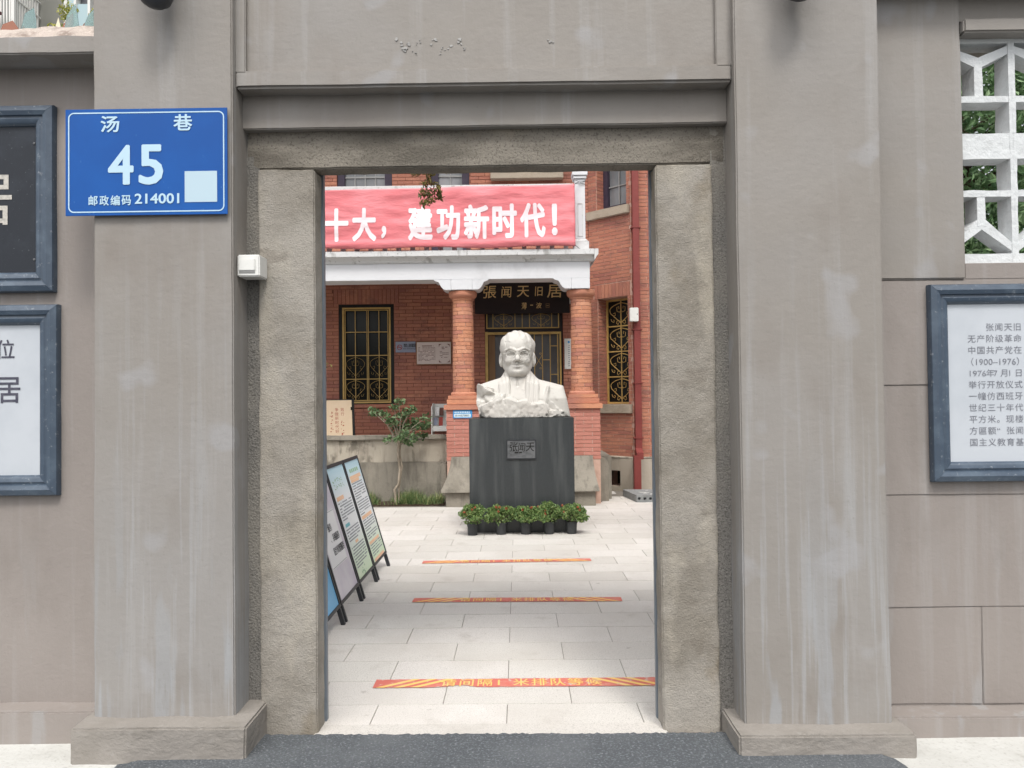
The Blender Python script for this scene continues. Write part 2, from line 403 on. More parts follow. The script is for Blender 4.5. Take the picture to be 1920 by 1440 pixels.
class MB:
    def __init__(s):
        s.v, s.f = [], []

    def add(s, vs, fs):
        n = len(s.v)
        s.v.extend([tuple(v) for v in vs])
        s.f.extend([tuple(i + n for i in f) for f in fs])
        return s

    def box(s, x0, x1, y0, y1, z0, z1):
        return s.obox((x0, y0, z0), (x1 - x0, 0, 0), (0, y1 - y0, 0), (0, 0, z1 - z0))

    def obox(s, o, a, b, c, skip=()):
        o, a, b, c = Vector(o), Vector(a), Vector(b), Vector(c)
        vs = [o, o + a, o + a + b, o + b, o + c, o + a + c, o + a + b + c, o + b + c]
        fs = [(0, 3, 2, 1), (4, 5, 6, 7), (0, 1, 5, 4), (1, 2, 6, 5), (2, 3, 7, 6), (3, 0, 4, 7)]
        return s.add(vs, [f for i, f in enumerate(fs) if i not in skip])

    def prism(s, pts, ext):
        n = len(pts)
        e = Vector(ext)
        vs = [Vector(p) for p in pts] + [Vector(p) + e for p in pts]
        fs = [tuple(range(n)), tuple(range(2 * n - 1, n - 1, -1))]
        for i in range(n):
            j = (i + 1) % n
            fs.append((i, j, n + j, n + i))
        return s.add(vs, fs)

    def tube(s, path, r, n=6, closed=False, caps=True):
        path = [Vector(p) for p in path]
        k = len(path)
        rs = r if isinstance(r, (list, tuple)) else [r] * k
        rings = []
        prev = None
        for i, p in enumerate(path):
            if closed:
                t = path[(i + 1) % k] - path[i - 1]
            else:
                t = path[min(i + 1, k - 1)] - path[max(i - 1, 0)]
            t.normalize()
            ref = prev if prev is not None else (Vector((0, 0, 1)) if abs(t.z) < 0.9 else Vector((1, 0, 0)))
            u = ref - t * ref.dot(t)
            if u.length < 1e-6:
                u = t.orthogonal()
            u.normalize()
            prev = u
            w = t.cross(u)
            rings.append([p + (u * math.cos(2 * math.pi * j / n) + w * math.sin(2 * math.pi * j / n)) * rs[i] for j in range(n)])
        vs = [v for ring in rings for v in ring]
        fs = []
        for i in range(k if closed else k - 1):
            a, b = i * n, ((i + 1) % k) * n
            for j in range(n):
                fs.append((a + j, a + (j + 1) % n, b + (j + 1) % n, b + j))
        if caps and not closed:
            fs.append(tuple(range(n - 1, -1, -1)))
            fs.append(tuple((k - 1) * n + j for j in range(n)))
        return s.add(vs, fs)

    def lathe(s, prof, c, n=24):
        vs, fs = [], []
        for r, z in prof:
            for j in range(n):
                a = 2 * math.pi * j / n
                vs.append((c[0] + r * math.cos(a), c[1] + r * math.sin(a), c[2] + z))
        for i in range(len(prof) - 1):
            for j in range(n):
                fs.append((i * n + j, i * n + (j + 1) % n, (i + 1) * n + (j + 1) % n, (i + 1) * n + j))
        fs.append(tuple(range(n - 1, -1, -1)))
        fs.append(tuple((len(prof) - 1) * n + j for j in range(n)))
        return s.add(vs, fs)

    def build(s, name, m, parent=None, bevel=0.0, smooth=False, rough=None, recalc=True, segs=2, kind=None, label=None):
        me = bpy.data.meshes.new(name)
        me.from_pydata(s.v, [], s.f)
        bm = bmesh.new()
        bm.from_mesh(me)
        if recalc:
            bmesh.ops.recalc_face_normals(bm, faces=bm.faces)
        if bevel:
            ed = [e for e in bm.edges if len(e.link_faces) == 2 and e.calc_face_angle(0) > 0.5]
            bmesh.ops.bevel(bm, geom=ed, offset=bevel, segments=segs, affect='EDGES', clamp_overlap=True)
        if rough:
            step, amp, sc, seed = rough
            for _ in range(8):
                ed = [e for e in bm.edges if e.calc_length() > step * 1.5]
                if not ed:
                    break
                bmesh.ops.subdivide_edges(bm, edges=ed, cuts=1, use_grid_fill=True)
            bmesh.ops.triangulate(bm, faces=[f for f in bm.faces if len(f.verts) > 4])
            bm.normal_update()
            off = Vector((seed * 7.3, seed * 3.1, seed * 1.7))
            mv = []
            for v in bm.verts:
                k = noise.fractal(v.co * sc + off, 0.9, 2.1, 4)
                mv.append(v.normal * (k * amp))
            for v, dv in zip(bm.verts, mv):
                v.co += dv
        bm.to_mesh(me)
        bm.free()
        if smooth or rough:
            me.shade_smooth()
            me.set_sharp_from_angle(angle=R(38))
        me.materials.append(M[m] if isinstance(m, str) else m)
        o = bpy.data.objects.new(name, me)
        COL.objects.link(o)
        attach(o, parent)
        tag(o, label=label, kind=kind)
        return o

def shared(name, me, parent, loc, rot=None, scale=None):
    o = bpy.data.objects.new(name, me)
    COL.objects.link(o)
    o.location = loc
    if rot is not None:
        o.rotation_euler = rot
    if scale is not None:
        o.scale = scale
    attach(o, parent)
    return o

def make_mesh(name, mb, m, bevel=0.0, smooth=False):
    o = mb.build(name, m, None, bevel=bevel, smooth=smooth)
    me = o.data
    bpy.data.objects.remove(o)
    return me

# lettering -----------------------------------------------------------------
_fc = bpy.data.curves.new('glyph_source', 'FONT')
_fo = bpy.data.objects.new('glyph_source', _fc)
COL.objects.link(_fo)
_gl = {}

def glyph(txt, off=0.0):
    key = (txt, off)
    if key not in _gl:
        _fc.body = txt
        _fc.size = 1.0
        _fc.offset = off
        _fc.resolution_u = 3
        bpy.context.view_layer.update()
        ev = _fo.evaluated_get(bpy.context.evaluated_depsgraph_get())
        me = ev.to_mesh()
        vs = [(v.co.x, v.co.y) for v in me.vertices]
        fs = [tuple(p.vertices) for p in me.polygons]
        ev.to_mesh_clear()
        _gl[key] = (vs, fs)
    return _gl[key]

def cell_centre(off=0.0):
    vs, _ = glyph('国', 0.0)
    xs = [v[0] for v in vs]
    ys = [v[1] for v in vs]
    return (min(xs) + max(xs)) / 2, (min(ys) + max(ys)) / 2, max(ys) - min(ys)

def write(name, items, frame, m, parent, off=0.0, warp=None, shear=0.0, label=None, split=True):
    """items: (text, cx, cy, w, h, mode) in frame units; mode 'fit' fills the box, 'cell' keeps the em square of height h.
    off thickens the strokes (in ems): shifted copies, each a hair's breadth above the last"""
    o, U, V = Vector(frame[0]), Vector(frame[1]), Vector(frame[2])
    Nn = U.cross(V).normalized()
    ccx, ccy, ch = cell_centre()
    if off <= 0:
        shifts = [(0.0, 0.0)]
    else:
        n = 8 if off > 0.012 else 4
        shifts = [(0.0, 0.0)] + [(off * math.cos(2 * math.pi * (i + 0.5) / n), off * math.sin(2 * math.pi * (i + 0.5) / n)) for i in range(n)]
    mbs = []
    for (t, cx, cy, w, h, mode) in items:
        vs, fs = glyph(t, 0.0)
        if not vs:
            continue
        xs = [v[0] for v in vs]
        ys = [v[1] for v in vs]
        ax, bx = min(xs) - off, max(xs) + off
        ay, by = min(ys) - off, max(ys) + off
        if mode == 'fit':
            f = lambda x, y: ((x - (ax + bx) / 2) * w / (bx - ax), (y - (ay + by) / 2) * h / (by - ay))
        elif mode == 'line':
            f = lambda x, y: ((x - (ax + bx) / 2) * w / (bx - ax), (y - ccy) * h / ch)
        else:
            f = lambda x, y: ((x - ccx) * w / ch, (y - ccy) * h / ch)
        mb = MB()
        for k, (sx, sy) in enumerate(shifts):
            pts = []
            for v in vs:
                x, y = f(v[0] + sx, v[1] + sy)
                x += shear * y
                pts.append(o + U * (cx + x) + V * (cy + y) + Nn * (k * 0.00012))
            mb.add(pts, fs)
        mbs.append(mb)
    if warp:
        for i, mb in enumerate(mbs):
            me = bpy.data.meshes.new('tmp')
            me.from_pydata(mb.v, [], mb.f)
            bm = bmesh.new()
            bm.from_mesh(me)
            for _ in range(3):
                ed = [e for e in bm.edges if e.calc_length() > 0.09]
                if not ed:
                    break
                bmesh.ops.subdivide_edges(bm, edges=ed, cuts=1)
            bmesh.ops.triangulate(bm, faces=bm.faces)
            bm.verts.index_update()
            mbs[i] = MB().add([warp(v.co) for v in bm.verts], [tuple(v.index for v in f.verts) for f in bm.faces])
            bm.free()
            bpy.data.meshes.remove(me)
    if split:
        for mb in mbs:
            mb.build('character', m, parent, recalc=False)
    else:
        al = MB()
        for mb in mbs:
            al.add(mb.v, mb.f)
        al.build(name, m, parent, recalc=False, kind='stuff')

def leaves(name, centres, size, m, parent, seed, up=0.3, aspect=0.45, outward=None, kind=None):
    rng = np.random.default_rng(seed)
    c = np.asarray(centres, dtype=float)
    n = len(c)
    d = rng.normal(size=(n, 3))
    if outward is not None:
        d = d * 0.7 + np.asarray(outward)
    d[:, 2] += up
    d /= np.linalg.norm(d, axis=1)[:, None]
    q = rng.normal(size=(n, 3))
    s = np.cross(d, q)
    s /= np.linalg.norm(s, axis=1)[:, None] + 1e-9
    nn = np.cross(d, s)
    L = (size[0] + (size[1] - size[0]) * rng.random(n))[:, None]
    base = c - d * L * 0.5
    tip = c + d * L * 0.5 - nn * L * 0.08
    lf = c + s * L * aspect * 0.5 + nn * L * 0.1
    rt = c - s * L * aspect * 0.5 + nn * L * 0.1
    v = np.stack([base, lf, tip, rt], axis=1).reshape(-1, 3)
    k = np.arange(n) * 4
    f = np.concatenate([np.stack([k, k + 1, k + 2], 1), np.stack([k, k + 2, k + 3], 1)])
    me = bpy.data.meshes.new(name)
    me.from_pydata(v.tolist(), [], f.tolist())
    me.materials.append(M[m])
    o = bpy.data.objects.new(name, me)
    COL.objects.link(o)
    attach(o, parent)
    tag(o, kind=kind)
    return o

def clump(rng, c, r, n, squash=1.0):
    p = rng.normal(size=(n, 3))
    p /= np.linalg.norm(p, axis=1)[:, None]
    p *= (rng.random(n) ** 0.45)[:, None] * r
    p[:, 2] *= squash
    return p + np.asarray(c)

# ------------------------------------------------------------------ ground
gb = MB()
gb.box(-400, 400, -400, 400, -0.6, -0.06)
tag(gb.build('ground', 'ground'), kind='structure')
pv = MB()
pv.box(-30, 30, 2.35, 3.26, -0.1, -0.004)
tag(pv.build('pavement', 'white_pave'), kind='structure')
# asphalt laid up to the threshold, ragged edge
rnd = random.Random(3)
def ragged(a, b, n, amp):
    out = []
    for i in range(n):
        t = i / n
        out.append((a[0] + (b[0] - a[0]) * t + rnd.uniform(-amp, amp), a[1] + (b[1] - a[1]) * t + rnd.uniform(-amp, amp)))
    return out
edge = (ragged((-1.57, -5.9), (-1.57, 3.03), 170, 0.010) + ragged((-1.57, 3.03), (-1.50, 3.065), 6, 0.008)
        + ragged((-1.50, 3.065), (-1.10, 3.065), 12, 0.003) + ragged((-1.10, 3.065), (-1.10, 3.285), 10, 0.004)
        + ragged((-1.10, 3.285), (0.86, 3.272), 150, 0.008) + ragged((0.86, 3.272), (0.86, 3.065), 10, 0.004)
        + ragged((0.86, 3.065), (1.40, 3.065), 14, 0.003) + ragged((1.40, 3.065), (1.45, 3.02), 5, 0.008)
        + ragged((1.45, 3.02), (1.45, -5.9), 170, 0.010))
ab = MB()
ab.prism([(x, y, -0.03) for x, y in edge], (0, 0, 0.042))
ab.box(-30, -1.58, -6, 2.349, -0.1, 0.0)
ab.box(1.46, 30, -6, 2.349, -0.1, 0.0)
tag(ab.build('street', 'asphalt'), kind='structure')

# courtyard: bedding with single slabs on it
cb = MB()
cb.box(-7, 7, 3.26, 12.6, -0.12, -0.006)
courtyard = tag(cb.build('courtyard', 'joint'), kind='structure')
SL, SD = 0.6, 0.3
slab_full = make_mesh('paving_slab', MB().box(-SL / 2 + 0.0016, SL / 2 - 0.0016, -SD / 2 + 0.0016, SD / 2 - 0.0016, -0.04, 0), 'slab', bevel=0.0015)
slab_cut = make_mesh('paving_slab_cut', MB().box(-SL / 2 + 0.0016, SL / 2 - 0.0016, -0.10, SD / 2 - 0.0016, -0.04, 0), 'slab', bevel=0.0015)
rnd = random.Random(11)
row = 0
y0 = 3.325
n_slab = 0
far_slabs = MB()
while y0 < 12.2:
    yc = y0 + SD / 2
    lo, hi = -0.30 * y0 - 0.75, 0.215 * y0 + 0.75
    k0 = math.floor(lo / SL) - 1
    for k in range(k0, int(hi / SL) + 3):
        xc = -0.065 + (k + 0.5) * SL + (0.0 if row % 2 == 0 else SL / 2)
        if xc < lo - 0.3 or xc > hi + 0.3:
            continue
        if yc > 10.35 and (xc < -1.0 or (-1.0 < xc < 1.1 and yc > 10.6)):
            continue
        if yc > 11.2 and xc > 1.2:
            continue
        z = rnd.uniform(-0.0008, 0.0008)
        shared('paving_slab', slab_cut if row == 0 else slab_full, courtyard, (xc, yc, z),
               rot=(rnd.uniform(-0.001, 0.001), rnd.uniform(-0.0007, 0.0007), rnd.uniform(-0.0015, 0.0015)))
        n_slab += 1
    y0 += SD
    row += 1

# ------------------------------------------------------------------ gateway
gate = thing('gateway', (-0.13, 3.3, 0.0), 'grey plastered gateway with square pillars round an open stone doorway', 'gateway')
ZP = 3.75
pl = MB().box(-1.745, -1.168, 3.17, 3.62, 0.12, ZP)
p_l = pl.build('pillar', 'plaster', gate, bevel=0.006, rough=(0.05, 0.004, 2.2, 1))
MB().box(-1.785, -1.085, 3.06, 3.60, -0.05, 0.137).build('pillar_base', 'plaster_rough', gate, bevel=0.008, rough=(0.03, 0.007, 5.0, 2))
pr = MB().box(0.908, 1.50, 3.17, 3.62, 0.07, ZP)
p_r = pr.build('pillar', 'plaster', gate, bevel=0.006, rough=(0.05, 0.004, 2.2, 5))
MB().box(0.852, 1.545, 3.06, 3.60, -0.05, 0.088).build('pillar_base', 'plaster_rough', gate, bevel=0.008, rough=(0.03, 0.006, 5.0, 6))
# jambs, lintel, threshold
MB().box(-1.112, -0.868, 3.318, 3.44, -0.05, 2.420).build('jamb', 'stone', gate, bevel=0.006, rough=(0.03, 0.005, 9.0, 8))
MB().box(0.603, 0.846, 3.318, 3.44, -0.05, 2.420).build('jamb', 'stone', gate, bevel=0.006, rough=(0.03, 0.005, 9.0, 9))
MB().box(-1.175, -1.111, 3.335, 3.6, -0.05, 2.60).build('jamb_fill', 'stone_dark', gate, rough=(0.03, 0.006, 12.0, 10))
MB().box(0.845, 0.915, 3.335, 3.6, -0.05, 2.60).build('jamb_fill', 'stone_dark', gate, rough=(0.03, 0.006, 12.0, 12))
MB().box(-1.165, 0.905, 3.334, 3.44, 2.428, 2.70).build('lintel', 'lintel', gate, bevel=0.006, rough=(0.03, 0.005, 9.0, 13))
MB().box(-0.885, 0.62, 3.268, 3.405, -0.05, 0.002).build('threshold', 'slab', gate, bevel=0.004)
# steel door lining behind the jambs
MB().box(-1.10, -0.861, 3.442, 3.475, 0.0, 2.45).build('door_lining', 'steel_grey', gate, bevel=0.002)
MB().box(0.597, 0.84, 3.442, 3.475, 0.0, 2.45).build('door_lining', 'steel_grey', gate, bevel=0.002)
MB().box(-1.10, 0.84, 3.442, 3.60, 2.50, 2.72).build('rear_beam', 'plaster', gate)
# cornice bands and the sunk name panel above
MB().box(-1.172, 0.912, 3.292, 3.60, 2.588, 2.742).build('lower_band', 'plaster', gate, bevel=0.005, rough=(0.04, 0.004, 4.0, 15))
MB().box(-1.172, 0.912, 3.205, 3.58, 2.731, 2.808).build('upper_band', 'plaster', gate, bevel=0.011, rough=(0.04, 0.004, 4.0, 16))
MB().box(-1.172, -1.128, 3.213, 3.58, 2.80, ZP).build('panel_border', 'plaster', gate, bevel=0.004, rough=(0.04, 0.003, 4.0, 17))
MB().box(0.845, 0.912, 3.213, 3.58, 2.80, ZP).build('panel_border', 'plaster', gate, bevel=0.004, rough=(0.04, 0.003, 4.0, 18))
MB().box(-1.15, 0.88, 3.235, 3.56, 2.79, ZP).build('name_panel', 'plaster', gate, rough=(0.05, 0.004, 3.0, 19))
rnd = random.Random(77)
for (sx, sz, sr) in ((-0.49, 2.925, 0.030), (-0.44, 2.91, 0.020), (-0.40, 2.93, 0.012), (-0.345, 2.928, 0.018), (-0.29, 2.905, 0.014), (-0.245, 2.92, 0.026), (-0.215, 2.90, 0.010), (-0.31, 2.88, 0.008), (0.155, 2.93, 0.016), (-0.42, 2.885, 0.009)):
    for k in range(4):
        cx, cz, rr0 = sx + rnd.uniform(-sr, sr), sz + rnd.uniform(-sr, sr), sr * rnd.uniform(0.12, 0.4)
        pts = [(cx + rr0 * rnd.uniform(0.5, 1.3) * math.cos(2 * math.pi * i / 9), 3.2342, cz + rr0 * rnd.uniform(0.4, 1.2) * math.sin(2 * math.pi * i / 9)) for i in range(9)]
        MB().prism(pts, (0, -0.0028, 0)).build('plaster_scar', 'plaster_scar', gate)
MB().box(-1.80, 1.56, 3.08, 3.70, ZP, ZP + 0.14).build('cap', 'plaster', gate, bevel=0.01)

# ------------------------------------------------------------------ side walls
wl_ = thing('boundary_wall', (-3.0, 3.5, 0.0), 'grey-brown boundary wall left of the gateway topped with broken glass', 'wall')
MB().box(-6.0, -1.73, 3.36, 3.60, 0.1, 2.93).build('wall_face', 'plaster_rosy', wl_, rough=(0.09, 0.006, 2.0, 21))
MB().box(-6.0, -1.70, 3.25, 3.58, -0.05, 0.128).build('plinth', 'plaster_rosy', wl_, bevel=0.006, rough=(0.06, 0.005, 3.0, 22))
MB().box(-6.0, -1.74, 3.21, 3.66, 2.892, 2.965).build('coping', 'plaster', wl_, bevel=0.006, rough=(0.04, 0.005, 5.0, 23))
cp = MB()
cp.prism([(-6.0, 3.222, 2.955), (-6.0, 3.30, 3.050), (-6.0, 3.60, 3.050), (-6.0, 3.64, 2.955)], (4.26, 0, 0))
cp.build('mortar_cap', 'coping', wl_, rough=(0.03, 0.014, 9.0, 24))
rnd = random.Random(5)
def shard(x, w, h, lean, m, y=3.36):
    z = 3.04
    y = 3.335 + (y - 3.44) * 0.4 + 0.03
    h *= 1.15
    n = 5
    pts = [(x - w / 2, y, z)]
    pts += [(x - w * 0.42 + lean * 0.6, y, z + h * rnd.uniform(0.45, 0.75)), (x + lean, y, z + h), (x + w * 0.30 + lean * 0.5, y, z + h * rnd.uniform(0.3, 0.6)), (x + w / 2, y, z)]
    yaw = rnd.uniform(-0.5, 0.5)
    c, s_ = math.cos(yaw), math.sin(yaw)
    pts = [(x + (p[0] - x) * c, y + (p[0] - x) * s_, p[2]) for p in pts]
    MB().prism(pts, (0, 0.004, 0)).build('glass_shard', m, wl_)
shard(-2.20, 0.08, 0.05, 0.01, 'glass_brown')
shard(-2.12, 0.06, 0.10, 0.02, 'glass_green')
shard(-2.165, 0.05, 0.05, -0.01, 'glass_brown', 3.5)
shard(-1.985, 0.09, 0.085, 0.05, 'glass_brown', 3.47)
shard(-1.93, 0.07, 0.11, 0.015, 'glass_green')
shard(-1.905, 0.06, 0.06, 0.0, 'glass_brown', 3.5)
shard(-1.835, 0.09, 0.12, 0.03, 'glass_green')
shard(-2.03, 0.05, 0.085, 0.005, 'cream_shard', 3.52)
shard(-2.32, 0.09, 0.07, 0.03, 'glass_green')
shard(-2.45, 0.08, 0.09, -0.02, 'glass_brown')

wr_ = thing('boundary_wall', (3.0, 3.5, 0.0), 'grey boundary wall right of the gateway with jointed panels and a white pierced screen', 'wall')
MB().box(1.49, 6.0, 3.366, 3.60, 0.05, 1.975).build('wall_core', 'plaster_rosy', wr_)
pz = [0.085, 0.499, 0.981, 1.457, 1.911]
for i in range(4):
    xs = [1.492, 1.983, 3.1, 4.6, 6.0] if i % 2 == 0 else [1.492, 2.5, 3.8, 6.0]
    if i in (2,):
        xs = [1.492, 2.9, 4.2, 6.0]
    for a, b in zip(xs[:-1], xs[1:]):
        MB().box(a + 0.0025, b - 0.0025, 3.36, 3.40, pz[i] + 0.0015, pz[i + 1] - 0.0015).build('panel', 'plaster_rosy', wr_, bevel=0.003, rough=(0.09, 0.004, 2.5, 30 + i))
MB().box(1.49, 6.0, 3.24, 3.58, -0.05, 0.08).build('plinth', 'plaster_rosy', wr_, bevel=0.006, rough=(0.06, 0.005, 3.0, 36))
MB().box(1.492, 1.945, 3.352, 3.60, 1.915, 3.15).build('pier', 'plaster', wr_, bevel=0.006, rough=(0.06, 0.005, 2.5, 37))
MB().box(1.947, 6.0, 3.364, 3.60, 1.914, 1.985).build('screen_sill', 'plaster_rosy', wr_, bevel=0.004)
MB().box(1.947, 6.0, 3.33, 3.62, 2.982, 3.045).build('screen_lintel', 'plaster', wr_, bevel=0.008, rough=(0.05, 0.004, 4.0, 38))
MB().box(1.947, 6.0, 3.37, 3.60, 3.047, 3.15).build('screen_head', 'plaster', wr_)
MB().box(1.49, 6.0, 3.25, 3.74, 3.152, 3.24).build('coping', 'plaster', wr_, bevel=0.01)
# pierced blocks: Y in the upper row, inverted Y in the lower row
PITCH = 0.291
def lattice_block(xc, upper):
    b = MB()
    h = PITCH / 2
    ya, yb = 3.40, 3.50
    t = 0.0145
    zs = dict(top=2.982, a=2.964, b=2.729, c=2.701, d=2.5640, e=2.5635) if upper else dict(top=1.986, a=2.031, b=2.283, c=2.311, d=2.45, e=2.563)
    def bz(x0, x1, z0, z1, yy=0.0):
        b.box(x0, x1, ya + yy, yb - yy, min(z0, z1), max(z0, z1))
    bz(xc - h, xc - h + t, zs['top'], zs['e'])
    bz(xc + h - t, xc + h, zs['top'], zs['e'])
    bz(xc - h + t, xc + h - t, zs['top'], zs['a'], 0.001)
    bz(xc - h + t, xc + h - t, zs['b'], zs['c'], 0.001)
    if not upper:
        bz(xc - h + t, xc + h - t, zs['d'], zs['e'], 0.001)
    sg = 1 if upper else -1
    zh = 2.885 if upper else 2.155
    bz(xc - 0.018, xc + 0.018, zs['b'], zh, 0.002)
    ztip = zs['a'] - sg * 0.02
    w = 0.024
    for sx in (-1, 1):
        xt = xc + sx * (h - t)
        pts = [(xc, ya + 0.003, zh + sg * 0.015), (xc, ya + 0.003, zh - sg * 0.025), (xc + sx * 0.02, ya + 0.003, zh - sg * 0.025),
               (xt, ya + 0.003, ztip - sg * 0.028), (xt, ya + 0.003, ztip + sg * 0.008)]
        b.prism(pts, (0, yb - ya - 0.006, 0))
    return b.build('lattice_block', 'lattice', wr_, bevel=0.0, rough=(0.03, 0.003, 14.0, int(xc * 10)))
for i in range(6):
    lattice_block(2.048 + i * PITCH, True)
    lattice_block(2.048 + i * PITCH, False)

# ------------------------------------------------------------------ framed stone plaques
def moulded_frame(name, parent, x0, x1, z0, z1, yw, w, m):
    prof = [(0.0, 0.0), (0.0, 0.026), (0.004, 0.034), (0.30 * w, 0.042), (0.50 * w, 0.036), (0.54 * w, 0.026), (0.60 * w, 0.026), (0.68 * w, 0.031), (0.84 * w, 0.028), (0.96 * w, 0.018), (w, 0.010), (w, 0.0)]
    sides = [((x0, z0), (x1, z0)), ((x1, z0), (x1, z1)), ((x1, z1), (x0, z1)), ((x0, z1), (x0, z0))]
    ins = lambda dd: [(x0 + dd, z0 + dd), (x1 - dd, z0 + dd), (x1 - dd, z1 - dd), (x0 + dd, z1 - dd)]
    for k in range(4):
        b = MB()
        vs, fs = [], []
        for dd, hh in prof:
            q = ins(dd)
            a, c = q[k], q[(k + 1) % 4]
            g = 0.0006
            L = math.hypot(c[0] - a[0], c[1] - a[1])
            ux, uz = (c[0] - a[0]) / L * g, (c[1] - a[1]) / L * g
            vs += [(a[0] + ux, yw - hh, a[1] + uz), (c[0] - ux, yw - hh, c[1] - uz)]
        n = len(prof)
        for i in range(n - 1):
            fs.append((2 * i, 2 * i + 1, 2 * i + 3, 2 * i + 2))
        fs.append(tuple(2 * i for i in range(n)))
        fs.append(tuple(2 * i + 1 for i in range(n - 1, -1, -1)))
        b.add(vs, fs)
        b.build(name, m, parent, smooth=True)

FW = 0.088
q = thing('stone_plaque', (-2.6, 3.36, 1.9), 'black slate plaque with pale characters in a moulded frame, above the white one', 'plaque')
moulded_frame('frame', q, -3.25, -2.009, 1.906, 2.722, 3.361, FW, 'black_stone')
MB().box(-3.18, -2.08, 3.352, 3.362, 1.98, 2.65).build('panel', 'black_panel', q)
write('lettering', [('居', -2.315, 2.315, 0.22, 0.22, 'cell')], ((0, 3.3505, 0), (1, 0, 0), (0, 0, 1)), 'chalk', q, off=0.008)
sc_ = MB()
for z in (2.05, 2.56):
    sc_ = MB().lathe([(0.006, 0), (0.005, 0.003), (0.002, 0.004)], (0, 0, 0), 10)
    o = sc_.build('screw', 'plaque_metal', None)
    o.rotation_euler = (R(90), 0, 0)
    o.location = (-2.105, 3.352, z)
    attach(o, q)
q = thing('stone_plaque', (-2.6, 3.36, 1.0), 'white marble plaque with dark characters in a slate frame, left of the gateway', 'plaque')
moulded_frame('frame', q, -3.25, -1.991, 1.023, 1.851, 3.361, FW, 'black_stone')
MB().box(-3.18, -2.06, 3.352, 3.362, 1.095, 1.78).build('panel', 'white_stone', q)
write('lettering', [('位', -2.232, 1.657, 0.078, 0.078, 'cell'), ('居', -2.224, 1.482, 0.115, 0.112, 'cell')], ((0, 3.3505, 0), (1, 0, 0), (0, 0, 1)), 'ink', q, off=0.008)
q = thing('stone_plaque', (2.5, 3.36, 1.0), 'white marble plaque with eleven lines of text in a slate frame, right of the gateway', 'plaque')
moulded_frame('frame', q, 1.774, 3.30, 1.041, 1.889, 3.358, 0.085, 'black_stone')
MB().box(1.85, 3.22, 3.349, 3.359, 1.12, 1.81).build('panel', 'white_stone', q)
lines = ['  张闻天旧', '无产阶级革命', '中国共产党在', None, None, '举行开放仪式', '一幢仿西班牙', '世纪三十年代', '平方米。现楼', '方匾额“张闻', '国主义教育基']
items = []
for i, ln in enumerate(lines):
    z = 1.704 - i * 0.0496
    if ln:
        for j, chx in enumerate(ln):
            if chx != ' ':
                items.append((chx, 1.961 + j * 0.0394, z, 0.0325, 0.031, 'cell'))
items += [('（1900–1976）', 2.06, 1.704 - 3 * 0.0496, 0.205, 0.0325, 'line')]
x = 1.961
items += [('1976', 1.985, 1.704 - 4 * 0.0496, 0.07, 0.031, 'line')]
for j, chx in enumerate('年7月1日'):
    items.append((chx, 2.038 + j * 0.0305, 1.704 - 4 * 0.0496, 0.032 if chx not in '71' else 0.030, 0.031, 'cell'))
write('lettering', items, ((0, 3.3475, 0), (1, 0, 0), (0, 0, 1)), 'ink_pale', q, off=0.0)

# ------------------------------------------------------------------ house number plate
q = thing('house_number_plate', (-1.515, 3.155, 2.19), 'blue enamel house number plate reading 45 screwed to the left pillar', 'number plate')
def PX(u, v):      # plate photo coordinates -> metres on the plate
    return (-1.848 + (u - 130) / 300.0 * 0.666, 2.632 - (v - 207) / 201.0 * 0.442)
x0, z1 = -1.850, 2.630
x1, z0 = -1.182, 2.190
MB().box(x0, x1, 3.150, 3.1545, z0, z1).build('plate', 'blue_sign', q, bevel=0.001)
MB().box(x0 + 0.15, x1 - 0.02, 3.155, 3.166, z0 + 0.04, z1 - 0.04).build('mount', 'steel_grey', q)
def rrect(a0, a1, b0, b1, r, n=6):
    pts = []
    for cx, cz, s0 in ((a1 - r, b1 - r, 0), (a0 + r, b1 - r, 90), (a0 + r, b0 + r, 180), (a1 - r, b0 + r, 270)):
        for k in range(n + 1):
            t = R(s0 + 90 * k / n)
            pts.append((cx + r * math.cos(t), cz + r * math.sin(t)))
    return pts
def ring_mesh(outer, inner, y):
    n = len(outer)
    vs = [(p[0], y, p[1]) for p in outer] + [(p[0], y, p[1]) for p in inner]
    return MB().add(vs, [(i, (i + 1) % n, n + (i + 1) % n, n + i) for i in range(n)])
ring_mesh(rrect(x0 + 0.012, x1 - 0.012, z0 + 0.012, z1 - 0.014, 0.024), rrect(x0 + 0.017, x1 - 0.017, z0 + 0.017, z1 - 0.019, 0.019), 3.1488).build('border_line', 'sign_white', q)
fr = ((0, 3.1487, 0), (1, 0, 0), (0, 0, 1))
sg = []
for t, u, v, w, h in (('汤', 212.5, 236.5, 35, 31), ('巷', 348, 235, 35, 31), ('4', 232.5, 313.5, 48, 75), ('5', 288.5, 313.5, 46, 76),
                      ('邮', 181, 380, 17, 19), ('政', 201.5, 380, 17.5, 19), ('编', 222, 380, 17.5, 19), ('码', 242.5, 380, 17.5, 19), ('214001', 299.5, 377.5, 83, 19.5)):
    cx, cz = PX(u, v)
    sg.append((t, cx, cz, w / 300 * 0.666, h / 201 * 0.442, 'fit'))
write('lettering', sg, fr, 'sign_white', q, off=0.022)
a = PX(351, 327)
b = PX(411, 385)
MB().box(a[0], b[0], 3.1484, 3.1492, b[1], a[1]).build('pale_square', 'sign_pale', q)

